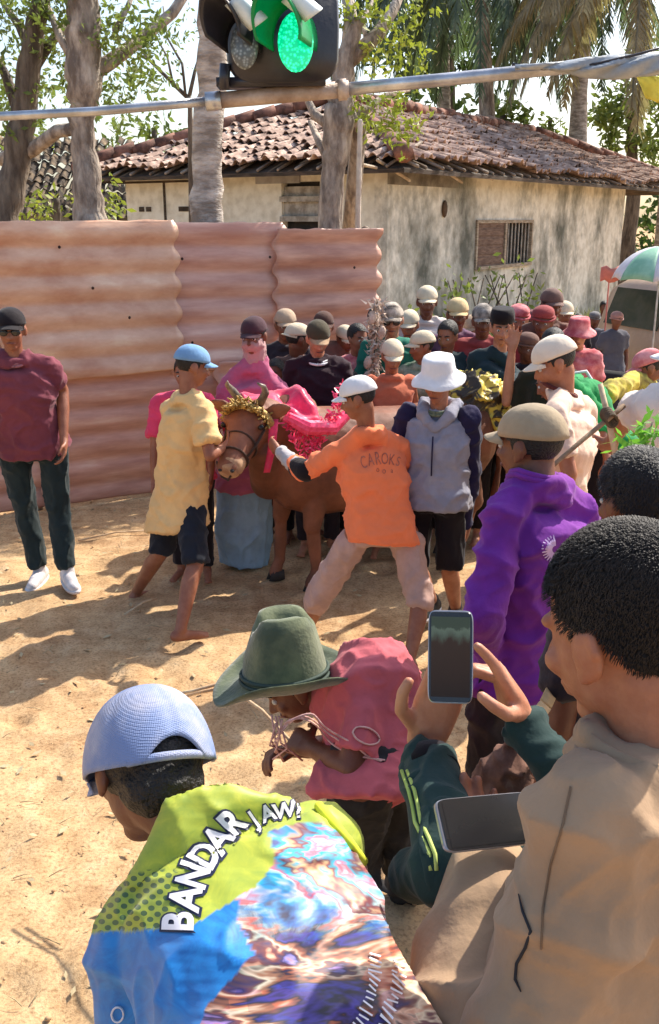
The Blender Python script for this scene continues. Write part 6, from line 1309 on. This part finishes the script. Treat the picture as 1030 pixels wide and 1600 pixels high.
vb = V((W(1090, 500, 11.8).x, 11.8, 0)); van = empty('van', vb, 'beige small van parked at the right edge behind the crowd', 'van'); X_ = V((.94, .34, 0)); Yv = V((-.34, .94, 0)); z = V((0, 0, 1))
vp = M('beige van paint', srgb(206, 176, 146), srgb(180, 150, 122), scale=3, rough=.35, bump=.02, spec=.5)
mb = MB()
def vr(x, h0, h1, w_): c = vb + X_ * x + z * ((h0 + h1) / 2); return (c, Yv * w_, z * (h1 - h0) / 2)
mb.rings([vr(-1.02, .35, .85, .60), vr(-.98, .30, .95, .68), (vr(-.8, .28, 1.45, .72)), vr(-.55, .26, 1.56, .74), vr(1.5, .26, 1.58, .74), vr(1.75, .28, 1.5, .70), vr(1.8, .4, 1.3, .6)], 40, 5); mb.build('body', vp, van)
wn = M('dark green glass', (.03, .045, .03), (.05, .06, .045), rough=.1, bump=0, spec=.6)
for x0, x1 in ((-.62, -.05), (.05, .75), (.85, 1.5)):
    g = [[vb + X_ * (x0 + (x1 - x0) * i / 6) - Yv * (.745 if 0 < j < 3 else .74) + z * (.92 + .46 * j / 4) for i in range(7)] for j in range(5)]; mb = MB(); mb.sheet(g, .012); mb.build('window', wn, van, False)
g = [[vb + X_ * (-.985 + .17 * j / 4 * 1.0) + Yv * (-.5 + i / 6) + z * (.98 + .42 * j / 4) for i in range(7)] for j in range(5)]; mb = MB(); mb.sheet(g, .014); mb.build('windscreen', wn, van, False)
def wheel(c, axis, r_, w_, parent, nm='wheel'):
    ax_ = axis.normalized(); u = z - ax_ * z.dot(ax_); u.normalize(); v_ = ax_.cross(u); mb = MB(); mb.rings([(c - ax_ * w_, u * r_ * .9, v_ * r_ * .9), (c - ax_ * w_ * .7, u * r_, v_ * r_), (c + ax_ * w_ * .7, u * r_, v_ * r_), (c + ax_ * w_, u * r_ * .9, v_ * r_ * .9)], 28); t_ = mb.build(nm, dark('tyre rubber', (.03, .03, .03)), parent)
    mb = MB(); mb.rings([(c - ax_ * (w_ + .004), u * r_ * .6, v_ * r_ * .6), (c + ax_ * (w_ + .004), u * r_ * .6, v_ * r_ * .6)], 20); mb.build('rim', gal, t_)
for x in (-.55, 1.2):
    for sg in (-1, 1): wheel(vb + X_ * x + Yv * sg * .66 + z * .28, Yv, .28, .09, van)
for sg in (-1, 1): mb = MB(); mb.ell(vb - X_ * 1.0 + Yv * sg * .48 + z * .68, (X_ * .05, Yv * .1, z * .08)); mb.build('headlight', M('lamp glass', (.7, .7, .68), (.6, .6, .6), rough=.1, bump=0), van)
mo = G(1000, 640); mo = V((W(1000, 540, 8.8).x, 8.8, 0)); mc = empty('motorcycle', mo, 'dark motorcycle parked among the distant people at the right', 'motorcycle'); A_ = V((.8, -.6, 0)); Bp = V((.6, .8, 0))
for x in (-.62, .62): wheel(mo + A_ * x + z * .28, Bp, .28, .045, mc)
mp_ = M('dark blue grey paint', (.06, .07, .10), (.03, .035, .05), rough=.3, bump=0, spec=.6)
mb = MB(); mb.limb(mo - A_ * .45 + z * .62, mo + A_ * .35 + z * .55, .12, .13); mb.limb(mo + A_ * .3 + z * .5, mo + A_ * .62 + z * .85, .10, .08); mb.limb(mo - A_ * .3 + z * .4, mo + A_ * .2 + z * .35, .12, .13); mb.soft('body', mp_, mc, .015, 3)
mb = MB(); mb.limb(mo - A_ * .5 + z * .76, mo + A_ * .12 + z * .74, .09, .10); mb.soft('seat', dark('seat vinyl', (.03, .03, .03)), mc, .015, 3)
mb = MB(); mb.tube([mo + A_ * .5 + Bp * .32 + z * 1.02, mo + A_ * .6 + Bp * .1 + z * .98, mo + A_ * .6 - Bp * .1 + z * .98, mo + A_ * .5 - Bp * .32 + z * 1.02], .016, 8); mb.build('handlebar', gal, mc)
for sg in (-1, 1): mb = MB(); mb.limb(mo + A_ * .58 + Bp * sg * .1 + z * .95, mo + A_ * .62 + Bp * sg * .09 + z * .28, .025, .022, 8); mb.build('fork', gal, mc); mb = MB(); mb.limb(mo + A_ * .55 + Bp * sg * .2 + z * 1.0, mo + A_ * .55 + Bp * sg * .26 + z * 1.14, .006, .006, 6); mb.ell(mo + A_ * .55 + Bp * sg * .26 + z * 1.16, (Bp * .06, A_ * .012, z * .035)); mb.build('mirror', gal, mc)
# sticks on the ground
mb = MB(); mb.tube([G(122, 845, .01), G(180, 832, .012), G(238, 828, .02)], .006, 6); tag(mb.build('stick', M('peeled split cane', (.6, .5, .36))), 'thin pale stick lying on the ground near the foot of the fence', 'stick')
mb = MB(); mb.tube([G(195, 960, .01), G(225, 940, .02), G(245, 935, .012)], .006, 6); tag(mb.build('stick', M('peeled split cane', (.6, .5, .36))), 'short pale stick lying beside the rear bare foot of the cream tee man', 'stick')
